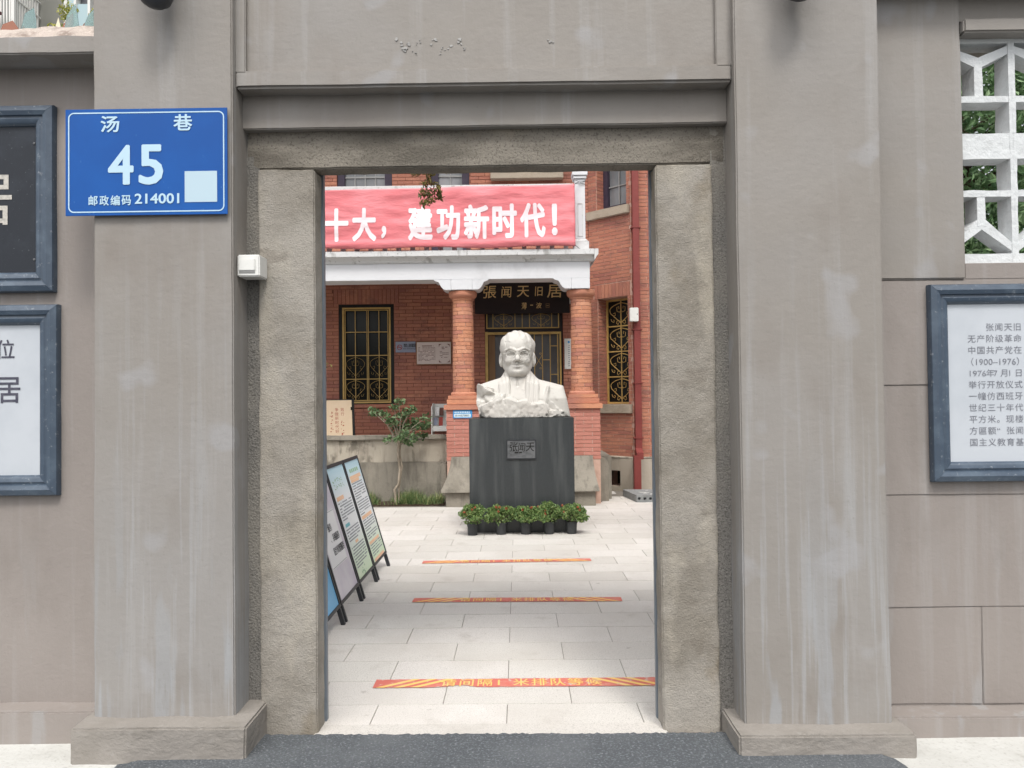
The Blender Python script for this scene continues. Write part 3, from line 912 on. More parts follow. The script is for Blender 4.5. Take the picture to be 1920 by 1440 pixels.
# ------------------------------------------------------------------ wall lamps and switch
def wall_lamp(x, zb, label):
    t = thing('wall_lamp', (x, 3.17, zb), label, 'wall lamp', 'lamps on the gate pillars')
    MB().lathe([(0.008, 0.0), (0.035, 0.006), (0.055, 0.020), (0.066, 0.045), (0.068, 0.062), (0.055, 0.075)], (x, 3.065, zb), 24).build('bowl', 'black_metal', t, smooth=True)
    MB().lathe([(0.05, 0.075), (0.062, 0.20), (0.07, 0.30)], (x, 3.065, zb), 20).build('glass', 'lamp_glass', t, smooth=True)
    MB().lathe([(0.085, 0.30), (0.085, 0.31), (0.05, 0.36), (0.012, 0.39), (0.012, 0.42)], (x, 3.065, zb), 20).build('hood', 'black_metal', t, smooth=True)
    MB().tube([(x, 3.168, zb + 0.25), (x, 3.12, zb + 0.36), (x, 3.085, zb + 0.44), (x, 3.065, zb + 0.42)], 0.009, 8).build('bracket', 'black_metal', t, smooth=True)
    MB().box(x - 0.03, x + 0.03, 3.157, 3.168, zb + 0.16, zb + 0.34).build('back_plate', 'black_metal', t, bevel=0.003)
wall_lamp(-1.435, 3.006, 'black wall lantern high on the left gate pillar, above the number plate')
wall_lamp(1.150, 3.000, 'black wall lantern high on the right gate pillar')

sw = thing('light_switch', (-1.12, 3.26, 1.93), 'white surface mounted rocker switch on the left door jamb', 'switch')
MB().box(-1.166, -1.072, 3.212, 3.312, 1.942, 2.034).build('housing', 'white_plastic', sw, bevel=0.005, segs=3)
MB().box(-1.158, -1.090, 3.205, 3.214, 1.965, 2.016).build('rocker', 'white_plastic', sw, bevel=0.003)
MB().box(-1.157, -1.091, 3.2085, 3.213, 1.958, 1.964).build('rocker_gap', 'grey_plastic', sw)

# ------------------------------------------------------------------ floor tapes
def floor_tape(xc, yc, rot, torn, label):
    t = thing('floor_tape', (xc, yc, 0.0), label, 'floor tape', 'queueing tapes on the courtyard paving')
    c, s_ = math.cos(rot), math.sin(rot)
    L2, W = 0.735, 0.056
    U = Vector((c, s_, 0))
    V = Vector((-s_, c, 0))
    O = Vector((xc, yc, 0))
    def P(u, v, z):
        p = O + U * u + V * v
        return (p.x, p.y, z)
    rr = random.Random(int(yc * 100))
    n = 60
    top, bot = [], []
    for i in range(n + 1):
        u = -L2 + 2 * L2 * i / n
        top.append(P(u, W + rr.uniform(-0.002, 0.002), 0.0034))
        cut = 0.0
        if torn and -0.40 < u < -0.22:
            cut = 0.03 * (1 - abs(u + 0.31) / 0.09) + rr.uniform(0, 0.006)
        bot.append(P(u, -W + max(0, cut) + rr.uniform(-0.002, 0.002), 0.0034))
    m = MB()
    m.add(bot + top, [(i, i + 1, n + 2 + i, n + 1 + i) for i in range(n)])
    m.build('strip', 'tape_red', t)
    for k in range(3):
        for sgn in (-1, 1):
            u0 = sgn * (0.72 - k * 0.085)
            lean = -sgn * 0.17
            w = 0.040 * -sgn
            q_ = [(u0, -W), (u0 + w, -W), (u0 + w + lean, W), (u0 + lean, W)]
            q_ = [(max(-L2, min(L2, u)), v) for u, v in q_]
            MB().add([P(u, v, 0.0042) for u, v in q_], [(0, 1, 2, 3)]).build('stripe', 'tape_yellow', t)
    it = []
    for j, chx in enumerate('请间隔1米排队等候'):
        it.append((chx, -0.365 + j * 0.0905, 0.0, 0.072, 0.088, 'cell'))
    write('lettering', it, (P(0, 0, 0.0044), U, V), 'tape_yellow', t, off=0.012)
floor_tape(0.003, 3.885, 0.0, True, 'red and yellow floor tape nearest the doorway, torn at one character')
floor_tape(-0.022, 5.475, -0.017, False, 'red and yellow floor tape in the middle of the courtyard')
floor_tape(-0.112, 6.775, 0.028, False, 'red and yellow floor tape farthest from the doorway, before the plinth')

# ------------------------------------------------------------------ brick house
house = thing('brick_house', (-0.6, 12.0, 0.0), 'two-storey red brick house with a white-beamed porch and balcony', 'house')
YB = 12.2                                 # porch back wall, front face
COURSE, BL = 0.0555, 0.232
rb = random.Random(21)

def brick_face(mb, o, U, Nn, L, z0, z1, holes=(), depth=0.012, phase=0.0):
    """loose bricks on a flat face: o origin (z ignored), U along, Nn outward"""
    U, Nn = Vector(U), Vector(Nn)
    o = Vector((o[0], o[1], 0))
    z = z0
    r = 0
    while z + COURSE * 0.5 < z1:
        h = min(COURSE, z1 - z)
        zc = z + h / 2
        segs = [(0.0, L)]
        for (a, b, c, d_) in holes:
            if c < zc < d_:
                ns = []
                for s0, s1 in segs:
                    if b <= s0 or a >= s1:
                        ns.append((s0, s1))
                    else:
                        if a > s0:
                            ns.append((s0, a))
                        if b < s1:
                            ns.append((b, s1))
                segs = ns
        for s0, s1 in segs:
            u = -BL + (phase + (r % 2) * BL / 2 + (r % 3) * 0.008)
            while u < s1:
                a, b = max(u, s0), min(u + BL, s1)
                if b - a > 0.03:
                    pr_ = depth + rb.uniform(-0.0015, 0.002)
                    g = 0.0045
                    p = o + U * (a + g) - Nn * 0.02 + Vector((0, 0, z + g))
                    mb.obox(p, U * (b - a - 2 * g), Nn * (0.02 + pr_ - 0.006), Vector((0, 0, h - 2 * g)), skip=(5,) if False else ())
                u += BL
        z += COURSE
        r += 1

def soldier(mb, o, U, Nn, u0, u1, z0, z1):
    U, Nn = Vector(U), Vector(Nn)
    o = Vector((o[0], o[1], 0))
    n = int((u1 - u0) / 0.062)
    w = (u1 - u0) / n
    for i in range(n):
        p = o + U * (u0 + i * w + 0.004) - Nn * 0.02 + Vector((0, 0, z0 + 0.004))
        mb.obox(p, U * (w - 0.008), Nn * (0.0275 + rb.uniform(-0.001, 0.002)), Vector((0, 0, z1 - z0 - 0.008)))

def walled(mb, o, U, Nn, L, z0, z1, holes, thick):
    """solid wall behind the bricks with real openings"""
    U, Nn = Vector(U), Vector(Nn)
    o = Vector((o[0], o[1], 0))
    us = sorted({0.0, L} | {max(0, min(L, h[0])) for h in holes} | {max(0, min(L, h[1])) for h in holes})
    zs = sorted({z0, z1} | {max(z0, min(z1, h[2])) for h in holes} | {max(z0, min(z1, h[3])) for h in holes})
    for a, b in zip(us[:-1], us[1:]):
        col = []
        for c, d_ in zip(zs[:-1], zs[1:]):
            um, zm = (a + b) / 2, (c + d_) / 2
            solid = not any(h[0] < um < h[1] and h[2] < zm < h[3] for h in holes)
            if solid and col and abs(col[-1][1] - c) < 1e-9:
                col[-1][1] = d_
            elif solid:
                col.append([c, d_])
        for c, d_ in col:
            mb.obox(o + U * a + Vector((0, 0, c)), U * (b - a), -Nn * thick, Vector((0, 0, d_ - c)))

XL, XC = -4.6, 1.15
# openings along u = x - XL on the back wall
def ux(x):
    return x - XL
W1 = (ux(-2.82), ux(-1.947), 1.355, 2.935)
DOOR = (ux(-0.507), ux(0.723), 0.6, 2.80)
UW1 = (ux(-2.832), ux(-1.958), 4.05, 5.55)
UW2 = (ux(-1.34), ux(-0.73), 3.45, 5.55)
back_holes = [W1, DOOR, UW1, UW2]
wm = MB()
walled(wm, (XL, YB), (1, 0, 0), (0, -1, 0), XC - XL, 0.0, 6.6, back_holes, 0.30)
# bay: chamfer then front face
CH0, CH1 = Vector((1.15, 12.2, 0)), Vector((1.73, 11.64, 0))
CU = (CH1 - CH0)
CL = CU.length
CU.normalize()
CN = Vector((CU.y, -CU.x, 0))
if CN.y > 0:
    CN = -CN
CW_lo = (0.165, 0.735, 1.315, 2.955)
CW_up = (0.165, 0.735, 4.335, 5.75)
wm2 = MB()
walled(wm2, CH0, CU, CN, CL, 0.0, 6.6, [CW_lo, CW_up, (0.31, 0.57, 0.07, 0.30)], 0.26)
walled(wm2, (1.73, 11.64), (1, 0, 0), (0, -1, 0), 2.3, 0.0, 6.6, [], 0.26)
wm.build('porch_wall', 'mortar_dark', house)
wm2.build('bay_wall', 'mortar', house)
MB().box(XL, XL + 0.3, 12.52, 16.5, 0, 6.6).build('side_wall', 'mortar', house)
MB().box(3.75, 4.03, 11.92, 16.5, 0, 6.6).build('side_wall', 'mortar', house)
MB().box(XL + 0.3, 3.75, 16.2, 16.5, 0, 6.6).build('rear_wall', 'mortar', house)
# roof
rf = MB()
rf.prism([(XL - 0.4, 11.2, 6.6), (XL - 0.4, 16.9, 6.6), (XL - 0.4, 14.05, 8.2)], (9.0, 0, 0))
rf.build('roof', 'roof', house)
# bricks of the wall faces
bk = MB()
bh = [(h[0], h[1], h[2], h[3]) for h in back_holes]
sol_w1 = (W1[0] - 0.08, W1[1] + 0.08, W1[3], W1[3] + 0.24)
brick_face(bk, (XL + 1.1, YB), (1, 0, 0), (0, -1, 0), XC - XL - 1.1, 0.62, 5.35,
           [(a - 1.1, b - 1.1, c, d_) for a, b, c, d_ in bh + [sol_w1]])
soldier(bk, (XL, YB), (1, 0, 0), (0, -1, 0), sol_w1[0], sol_w1[1], sol_w1[2], sol_w1[3])
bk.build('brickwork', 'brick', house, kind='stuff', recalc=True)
bk2 = MB()
sol_lo = (CW_lo[0] - 0.06, CW_lo[1] + 0.05, CW_lo[3], CW_lo[3] + 0.22)
brick_face(bk2, CH0, CU, CN, CL, 0.52, 5.6, [CW_lo, CW_up, sol_lo], phase=0.07)
soldier(bk2, CH0, CU, CN, *sol_lo)
brick_face(bk2, (1.73, 11.64), (1, 0, 0), (0, -1, 0), 1.3, 0.52, 5.6, [])
# window reveals in the bay
for (a, b, c, d_) in (CW_lo, CW_up):
    pa = CH0 + CU * a
    z = c
    r = 0
    while z < d_ - 0.01:
        h = min(COURSE, d_ - z)
        cuts = [0.006, 0.12, 0.245] if r % 2 else [0.006, 0.235]
        for q0, q1 in zip(cuts[:-1], cuts[1:]):
            bk2.obox(pa - CN * q0 + Vector((0, 0, z + 0.0045)) - CU * 0.01, -CN * (q1 - q0 - 0.008), CU * 0.016, Vector((0, 0, h - 0.009)))
        z += COURSE
        r += 1
bk2.build('brickwork', 'brick', house, kind='stuff')

# bay base with a vent
fb = MB()
walled(fb, CH0 + CN * 0.03 - CU * 0.05, CU, CN, CL + 0.06, -0.05, 0.50, [(0.36, 0.62, 0.07, 0.30)], 0.2)
fb.box(1.735, 4.03, 11.61, 11.80, -0.05, 0.50)
fb.build('foundation', 'render_beige', house, bevel=0.006)
cap_ = MB()
cap_.prism([(1.15 - 0.05, 12.16, 0.50), (1.73, 11.605, 0.50), (4.03, 11.605, 0.50), (4.03, 11.66, 0.525), (1.75, 11.66, 0.525), (1.17, 12.22, 0.525)], (0, 0, 0.012))
cap_.build('foundation_ledge', 'concrete_light', house)
MB().obox(CH0 - CN * 0.29 + CU * 0.1, CU * 0.6, CN * 0.02, (0, 0, 0.4)).build('vent_hollow', 'dark_void', house)

# windows ---------------------------------------------------------------
def scroll(mb, F, cx, cz, r0, r1, a0, turns, rad, sx=1):
    pts = []
    n = int(abs(turns) * 12) + 2
    for i in range(n + 1):
        t = i / n
        r = r0 + (r1 - r0) * t
        a = R(a0) + t * turns * 2 * math.pi
        pts.append(F(cx + sx * r * math.cos(a), cz + r * math.sin(a)))
    mb.tube(pts, rad, 5)

def heart(mb, F, cx, w, z0, z1, rad, sides=(-1, 1)):
    """paired C scrolls forming a heart between z0 and z1, centred on cx"""
    h = z1 - z0
    for s_ in sides:
        P = lambda u, v: F(cx + s_ * u * w, z0 + v * h)
        ctrl = [(0.02, 0.62), (0.10, 0.56), (0.28, 0.60), (0.30, 0.76), (0.16, 0.80), (0.14, 0.70)]
        mb.tube([P(*c) for c in ctrl], rad * 0.8, 5)
        arc = []
        for i in range(15):
            t = i / 14
            u = 0.02 + 0.78 * math.sin(math.pi * min(1, t * 1.02) ** 0.8)
            v = 0.94 - 0.80 * t + 0.05 * math.sin(math.pi * t)
            if t > 0.55:
                u = 0.80 * (1 - (t - 0.55) / 0.45) ** 0.9 * 0.93 + 0.03
            arc.append(P(u, v))
        mb.tube(arc, rad, 5)
        mb.tube([P(0.55, 0.52), P(0.42, 0.55), P(0.40, 0.45), P(0.52, 0.42), P(0.50, 0.36), P(0.40, 0.36)], rad * 0.75, 5)
        mb.tube([P(0.72, 0.30), P(0.66, 0.20), P(0.52, 0.16), P(0.48, 0.24), P(0.56, 0.26)], rad * 0.75, 5)
        mb.tube([P(0.08, 0.12), P(0.14, 0.22), P(0.30, 0.20), P(0.32, 0.10), P(0.22, 0.06), P(0.18, 0.13)], rad * 0.75, 5)

def rect_frame(mb, F3, u0, u1, z0, z1, w, d0, d1):
    """F3(u, depth, z) -> world"""
    for a, b, c, d_ in ((u0, u1, z0, z0 + w), (u0, u1, z1 - w, z1), (u0, u0 + w, z0 + w, z1 - w), (u1 - w, u1, z0 + w, z1 - w)):
        o = Vector(F3(a, d0, c))
        mb.obox(o, Vector(F3(b, d0, c)) - o, Vector(F3(a, d1, c)) - o, Vector(F3(a, d0, d_)) - o)

# left porch window
def part_empty(name, loc, parent):
    o = bpy.data.objects.new(name, None)
    o.empty_display_size = 0.1
    COL.objects.link(o)
    o.location = loc
    WORLD0[o.name] = Vector(loc)
    attach(o, parent)
    return o

def Fb(d0):
    return lambda u, z: (u, YB - d0, z)
F3b = lambda u, dd, z: (u, YB - dd, z)
w = part_empty('window', (-2.38, YB, 1.36), house)
m = MB()
rect_frame(m, F3b, -2.82, -1.947, 1.357, 2.933, 0.05, 0.0, -0.09)
m.build('frame', 'black_frame', w, bevel=0.003)
m = MB().box(-2.775, -1.99, YB + 0.06, YB + 0.07, 1.40, 2.89)
m.build('pane', 'glass_dark', w)
g = MB()
rect_frame(g, F3b, -2.765, -2.0, 1.372, 2.885, 0.026, 0.004, -0.03)
rect_frame(g, F3b, -2.728, -2.037, 1.409, 2.848, 0.012, 0.0, -0.02)
for xx in (-2.56, -2.375, -2.352, -2.185):
    g.box(xx - 0.005, xx + 0.005, YB - 0.002, YB + 0.008, 1.42, 2.84)
for zz in (1.752, 2.125, 2.495):
    g.box(-2.72, -2.045, YB - 0.004, YB + 0.004, zz - 0.006, zz + 0.006)
for cx in (-2.56, -2.185):
    heart(g, Fb(0.0), cx, 0.18, 1.42, 1.75, 0.0028)
    heart(g, Fb(0.0), cx, 0.18, 1.76, 2.12, 0.0018)
g.build('grille', 'gold', w)

# upper plum windows
for (a, b) in ((-2.832, -1.958), (-1.34, -0.73)):
    zb_ = 4.05 if a < -2 else 3.45
    w = part_empty('window', ((a + b) / 2, YB, zb_), house)
    m = MB()
    rect_frame(m, F3b, a + 0.002, b - 0.002, zb_ + 0.002, 5.548, 0.115, -0.02, -0.10)
    m.build('frame', 'purple_wood', w, bevel=0.004)
    MB().box(a + 0.1, b - 0.1, YB + 0.08, YB + 0.09, zb_ + 0.1, 5.45).build('pane', 'glass_grey', w)
    m = MB()
    nb = 4 if a < -2 else 2
    for k in range(1, nb):
        xx = a + 0.11 + (b - a - 0.22) * k / nb
        m.box(xx - 0.008, xx + 0.008, YB + 0.06, YB + 0.076, zb_ + 0.117, 5.43)
    m.box(a + 0.117, b - 0.117, YB + 0.058, YB + 0.078, 4.96, 4.985)
    m.build('glazing_bar', 'grey_plastic', w)
MB().box(-0.39, 0.755, YB - 0.14, YB + 0.05, 4.868, 5.03).build('ledge', 'sill', house, bevel=0.008, rough=(0.06, 0.004, 5.0, 50))

# door ------------------------------------------------------------------
dr = part_empty('door', (0.1, YB, 0.6), house)
m = MB()
rect_frame(m, F3b, -0.505, 0.721, 0.602, 2.798, 0.05, -0.02, -0.16)
m.box(-0.455, 0.671, YB + 0.03, YB + 0.15, 2.475, 2.53)
m.build('frame', 'dark_wood', dr, bevel=0.003)
MB().box(-0.46, 0.675, YB + 0.12, YB + 0.13, 0.65, 2.75).build('pane', 'glass_door', dr)
MB().obox((-0.452, YB + 0.03, 0.65), (0.10, 0.075, 0), (-0.02, 0.03, 0), (0, 0, 1.80)).build('leaf', 'wood_leaf', dr, bevel=0.003)
g = MB()
rect_frame(g, F3b, -0.484, 0.665, 2.525, 2.79, 0.016, 0.0, -0.02)
for px in (230, 385, 545, 648, 752, 915, 1070):
    xx = -0.484 + (px - 135) / 1040 * 1.149
    g.box(xx - 0.006, xx + 0.006, YB - 0.002, YB + 0.012, 2.54, 2.775)
for cx in (-0.21, 0.38):
    heart(g, Fb(-0.005), cx, 0.18, 2.54, 2.77, 0.0035)
# door grille
g.box(-0.505, -0.462, YB - 0.006, YB + 0.02, 0.65, 2.475)
g.box(-0.462, 0.695, YB - 0.005, YB + 0.02, 2.43, 2.468)
g.box(0.668, 0.694, YB - 0.005, YB + 0.02, 0.65, 2.43)
g.box(0.632, 0.646, YB - 0.005, YB + 0.02, 0.65, 2.43)
for px in (790, 905, 1018):
    xx = -0.505 + (px - 75) / 1105 * 1.2
    g.box(xx - 0.0065, xx + 0.0065, YB - 0.004, YB + 0.016, 0.65, 2.43)
gx = lambda px: -0.505 + (px - 75) / 1105 * 1.2
g.box(gx(1018), 0.632, YB - 0.004, YB + 0.016, 2.237, 2.25)
g.box(gx(1018), 0.632, YB - 0.004, YB + 0.016, 1.787, 1.80)
g.box(gx(905), gx(1018), YB - 0.004, YB + 0.016, 2.018, 2.031)
for sgn in (-1, 1):
    g.tube([(gx(790), YB, 2.01 + sgn * 0.1), (gx(850), YB, 2.01), (gx(905), YB, 2.01 - sgn * 0.1)], 0.0045, 5)
    scroll(g, Fb(0.0), gx(875), 2.01 + sgn * 0.115, 0.006, 0.02, 0, 1.1, 0.0035)
g.build('grille', 'gold', dr)

# bay windows -----------------------------------------------------------
def Fc(dd):
    return lambda u, z: tuple(CH0 + CU * u + CN * (-dd) + Vector((0, 0, z)))
F3c = lambda u, dd, z: tuple(CH0 + CU * u - CN * dd + Vector((0, 0, z)))
w = part_empty('window', tuple(CH0 + CU * 0.45 + Vector((0, 0, 1.32))), house)
MB().obox(F3c(0.14, 0.252, 1.28), CU * 0.62, -CN * 0.01, (0, 0, 1.72)).build('pane', 'glass_dark', w)
g = MB()
rect_frame(g, F3c, 0.168, 0.732, 1.318, 2.952, 0.028, 0.205, 0.228)
cxw = 0.45
g.obox(F3c(cxw - 0.007, 0.208, 1.34), CU * 0.014, -CN * 0.012, (0, 0, 1.60))
for k in range(1, 4):
    zz = 1.345 + k * 0.395
    g.obox(F3c(0.19, 0.206, zz - 0.009), CU * 0.52, -CN * 0.016, (0, 0, 0.018))
for k in range(4):
    heart(g, Fc(0.215), cxw, 0.27, 1.35 + k * 0.395, 1.35 + k * 0.395 + 0.38, 0.0065)
g.build('grille', 'gold', w)
w = part_empty('window', tuple(CH0 + CU * 0.45 + Vector((0, 0, 4.35))), house)
m = MB()
rect_frame(m, F3c, 0.168, 0.732, 4.337, 5.748, 0.085, 0.17, 0.25)
m.build('frame', 'purple_wood', w, bevel=0.003)
MB().obox(F3c(0.2, 0.235, 4.37), CU * 0.5, -CN * 0.008, (0, 0, 1.34)).build('pane', 'glass_grey', w)
m = MB()
m.obox(F3c(0.44, 0.21, 4.42), CU * 0.018, -CN * 0.02, (0, 0, 1.25))
m.obox(F3c(0.252, 0.212, 4.72), CU * 0.395, -CN * 0.016, (0, 0, 0.016))
m.build('glazing_bar', 'grey_plastic', w)
# bay sills
sb = MB().obox(F3c(0.03, -0.07, 1.175), CU * 0.77, -CN * 0.30, (0, 0, 0.138))
sb.build('sill', 'sill', house, bevel=0.008, rough=(0.05, 0.004, 6.0, 51))
sb = MB().obox(F3c(0.0, -0.07, 4.20), CU * 0.80, -CN * 0.30, (0, 0, 0.133))
sb.build('sill', 'sill', house, bevel=0.008, rough=(0.05, 0.004, 6.0, 52))
MB().box(-2.86, -1.91, YB - 0.03, YB + 0.08, 1.30, 1.352).build('sill', 'brick', house, bevel=0.004)

# porch floor, ceiling, steps ------------------------------------------
MB().box(-4.55, 1.3, 10.86, YB - 0.003, -0.05, 0.598).build('porch_floor', 'concrete', house)
MB().box(-0.50, 0.64, 10.46, 10.857, -0.05, 0.597).build('porch_landing', 'concrete', house)
MB().box(-4.55, 0.95, 10.47, YB - 0.003, 3.262, 3.34).build('porch_ceiling', 'white_paint', house)
for k in range(3):
    MB().box(-0.50, 0.66, 9.55 + k * 0.3, 10.45, -0.05 + k * 0.001, 0.15 * (k + 1)).build('step', 'concrete', house, bevel=0.008)

# columns ----------------------------------------------------------------
def wedge_mesh():
    b = MB()
    n = 4
    a0, a1 = R(-45) + 0.035, R(45) - 0.035
    vs = []
    for z in (-0.0235, 0.0235):
        for r in (0.10, 0.146):
            for i in range(n + 1):
                a = a0 + (a1 - a0) * i / n
                vs.append((r * math.cos(a), r * math.sin(a), z))
    k = n + 1
    fs = []
    for i in range(n):
        fs.append((k + i, k + i + 1, 3 * k + i + 1, 3 * k + i))
        fs.append((i, i + 1, k + i + 1, k + i))
        fs.append((2 * k + i, 2 * k + i + 1, 3 * k + i + 1, 3 * k + i))
    fs.append((0, k, 3 * k, 2 * k))
    fs.append((n, k + n, 3 * k + n, 2 * k + n))
    b.add(vs, fs)
    return b
WEDGE = make_mesh('brick_wedge', wedge_mesh(), 'brick_column', smooth=True)
PED_S = make_mesh('brick_stretcher', MB().box(-0.108, 0.108, -0.05, 0.05, -0.0235, 0.0235), 'brick_pink', bevel=0.002)
PED_H = make_mesh('brick_header', MB().box(-0.052, 0.052, -0.05, 0.05, -0.0235, 0.0235), 'brick_pink', bevel=0.002)
YC = 10.62
HW = 0.224
def column(xc):
    c = part_empty('column', (xc, YC, 0.0), house)
    # shaft
    MB().lathe([(0.140, 1.49), (0.131, 2.80)], (xc, YC, 0), 24).build('core', 'mortar', c, smooth=True)
    n = 24
    z0, z1 = 1.515, 2.775
    h = (z1 - z0) / n
    for i in range(n):
        t = i / (n - 1)
        s_ = 1.03 - 0.065 * t
        for k in range(4):
            a = R(90 * k + (45 if i % 2 else 0) + (i % 3) * 9 - 90)
            shared('brick', WEDGE, c, (xc, YC, z0 + (i + 0.5) * h), rot=(0, 0, a), scale=(s_, s_, h / 0.0525))
    # capital rings and square abacus
    MB().lathe([(0.140, 2.765), (0.150, 2.77), (0.150, 2.79), (0.168, 2.80), (0.190, 2.825), (0.194, 2.85), (0.194, 2.885), (0.186, 2.893)], (xc, YC, 0), 28).build('capital', 'brick_column', c, smooth=True)
    # base mouldings
    b = MB()
    b.lathe([(0.158, 1.515), (0.172, 1.505), (0.180, 1.49), (0.178, 1.472), (0.182, 1.468)], (xc, YC, 0), 28)
    b.box(xc - 0.20, xc + 0.20, YC - 0.20, YC + 0.20, 1.418, 1.468)
    b.box(xc - 0.215, xc + 0.215, YC - 0.215, YC + 0.215, 1.345, 1.414)
    b.box(xc - 0.252, xc + 0.252, YC - 0.252, YC + 0.252, 1.275, 1.341)
    b.build('base_moulding', 'brick_column', c, bevel=0.006, segs=2)
    # pedestal
    MB().box(xc - HW + 0.006, xc + HW - 0.006, YC - HW + 0.006, YC + HW - 0.006, -0.05, 1.275).build('pedestal_core', 'mortar', c)
    z = 1.275 - 0.0525
    i = 0
    out = -1 if xc < 0 else 1
    while z > 0.58:
        zc = z + 0.02625
        row_ = [(-0.112, PED_S), (0.112, PED_S)] if i % 2 else [(-0.172, PED_H), (0.0, PED_S), (0.172, PED_H)]
        for dx, me in row_:
            shared('brick', me, c, (xc + dx + (0 if i % 2 else (0.0)), YC - HW + 0.05, zc))
        for dy in ((0.0, 0.2) if i % 2 else (0.1,)):
            shared('brick', PED_S, c, (xc + out * (HW - 0.05), YC - HW + 0.215 + dy - 0.005, zc), rot=(0, 0, R(90)))
        z -= 0.0525
        i += 1
    return c
column(-0.742)
column(0.882)

# entablature, brackets, cornice -----------------------------------------
YF = 10.42
bm_ = MB().box(-4.55, 0.992, YF, YF + 0.36, 3.035, 3.262)
bm_.build('beam', 'white_paint', house, bevel=0.004, rough=(0.12, 0.003, 3.0, 55))
cn = MB()
prof = [(YF + 0.02, 3.262), (YF - 0.015, 3.262), (YF - 0.03, 3.29), (YF - 0.075, 3.325), (YF - 0.10, 3.335), (YF - 0.11, 3.34), (YF - 0.11, 3.412), (YF + 0.40, 3.412), (YF + 0.40, 3.30)]
cn.prism([(-4.6, y, z) for y, z in prof], (4.6 + 1.045, 0, 0))
cn.build('cornice', 'white_dirty', house, bevel=0.002)
endc = MB()
profx = [(1.047, 3.262), (1.062, 3.29), (1.08, 3.32), (1.095, 3.335), (1.10, 3.34), (1.10, 3.412), (1.047, 3.412)]
endc.prism([(x, YF - 0.108, z) for x, z in profx], (0, 0.9, 0))
endc.build('cornice_return', 'white_dirty', house)
MB().box(0.82, 0.985, YF + 0.362, YB - 0.005, 2.90, 3.26).build('side_beam', 'white_paint', house)
def bracket(x_in, x_out):
    """ogee corbel from x_in (by the column) out to x_out"""
    s_ = 1 if x_out > x_in else -1
    Lb = abs(x_out - x_in)
    pts = [(0, 3.034), (0, 2.895), (0.30, 2.895), (0.40, 2.902), (0.52, 2.925), (0.60, 2.955), (0.66, 2.985), (0.74, 3.005), (0.86, 3.012), (0.92, 3.018), (1.0, 3.034)]
    b = MB()
    b.prism([(x_in + s_ * t * Lb, YF - 0.006, z) for t, z in pts], (0, 0.34, 0))
    b.build('bracket', 'white_paint', house, bevel=0.003)
MB().box(-0.885, -0.60, YF - 0.004, YF + 0.35, 2.897, 3.036).build('impost', 'white_paint', house, bevel=0.003)
MB().box(0.742, 0.989, YF - 0.004, YF + 0.35, 2.895, 3.036).build('impost', 'white_paint', house, bevel=0.003)
bracket(-0.887, -1.125)
bracket(-0.598, -0.37)
bracket(0.740, 0.495)

# balustrade ---------------------------------------------------------------
bal = part_empty('balustrade', (-1.8, YF, 3.41), house)
MB().box(-4.55, 0.79, YF + 0.01, YF + 0.15, 4.265, 4.325).build('rail', 'white_dirty', bal, bevel=0.01)
MB().box(-4.55, 0.79, YF + 0.03, YF + 0.13, 3.413, 3.44).build('foot_rail', 'white_dirty', bal, bevel=0.006)
BME = make_mesh('baluster', MB().box(-0.03, 0.03, -0.03, 0.03, 0, 0.82), 'white_dirty', bevel=0.004)
for i in range(28):
    shared('baluster', BME, bal, (-4.45 + i * 0.19, YF + 0.08, 3.442))
pst = part_empty('balcony_post', (0.87, YF + 0.08, 3.41), house)
m = MB()
px0, px1 = 0.803, 0.940
m.box(px0, px1, YF, YF + 0.16, 3.565, 4.38)
m.build('shaft', 'white_paint', pst, bevel=0.004)
m = MB()
m.box(px0 - 0.022, px1 + 0.045, YF - 0.03, YF + 0.19, 3.414, 3.53)
m.prism([(px0 - 0.015, YF - 0.022, 3.532), (px1 + 0.035, YF - 0.022, 3.532), (px1 + 0.004, YF - 0.004, 3.565), (px0 - 0.004, YF - 0.004, 3.565)], (0, 0.18, 0))
m.build('foot', 'white_dirty', pst, bevel=0.004)
m = MB()
m.box(px0 - 0.02, px1 + 0.02, YF - 0.02, YF + 0.18, 4.382, 4.42)
m.box(px0 - 0.035, px1 + 0.035, YF - 0.035, YF + 0.195, 4.423, 4.48)
m.build('cap', 'white_paint', pst, bevel=0.006)
m = MB()
rect_frame(m, lambda u, dd, z: (u, YF - dd, z), px0 + 0.035, px1 - 0.035, 3.60, 4.05, 0.009, 0.006, -0.002)
m.build('raised_border', 'white_dirty', pst)

# parapet of the porch -------------------------------------------------------
par = part_empty('parapet', (-2.7, 10.75, 0.0), house)
MB().box(-4.55, -0.965, 10.72, 10.95, 0.86, 0.925).build('coping', 'concrete', par, bevel=0.012, rough=(0.05, 0.006, 6.0, 60))
MB().box(-4.55, -0.966, 10.77, 10.93, 0.55, 0.862).build('upper_face', 'concrete_light', par, rough=(0.08, 0.006, 4.0, 61))
MB().box(-4.55, -1.06, 10.735, 10.93, -0.05, 0.555).build('lower_face', 'concrete', par, bevel=0.01, rough=(0.08, 0.008, 4.0, 62))

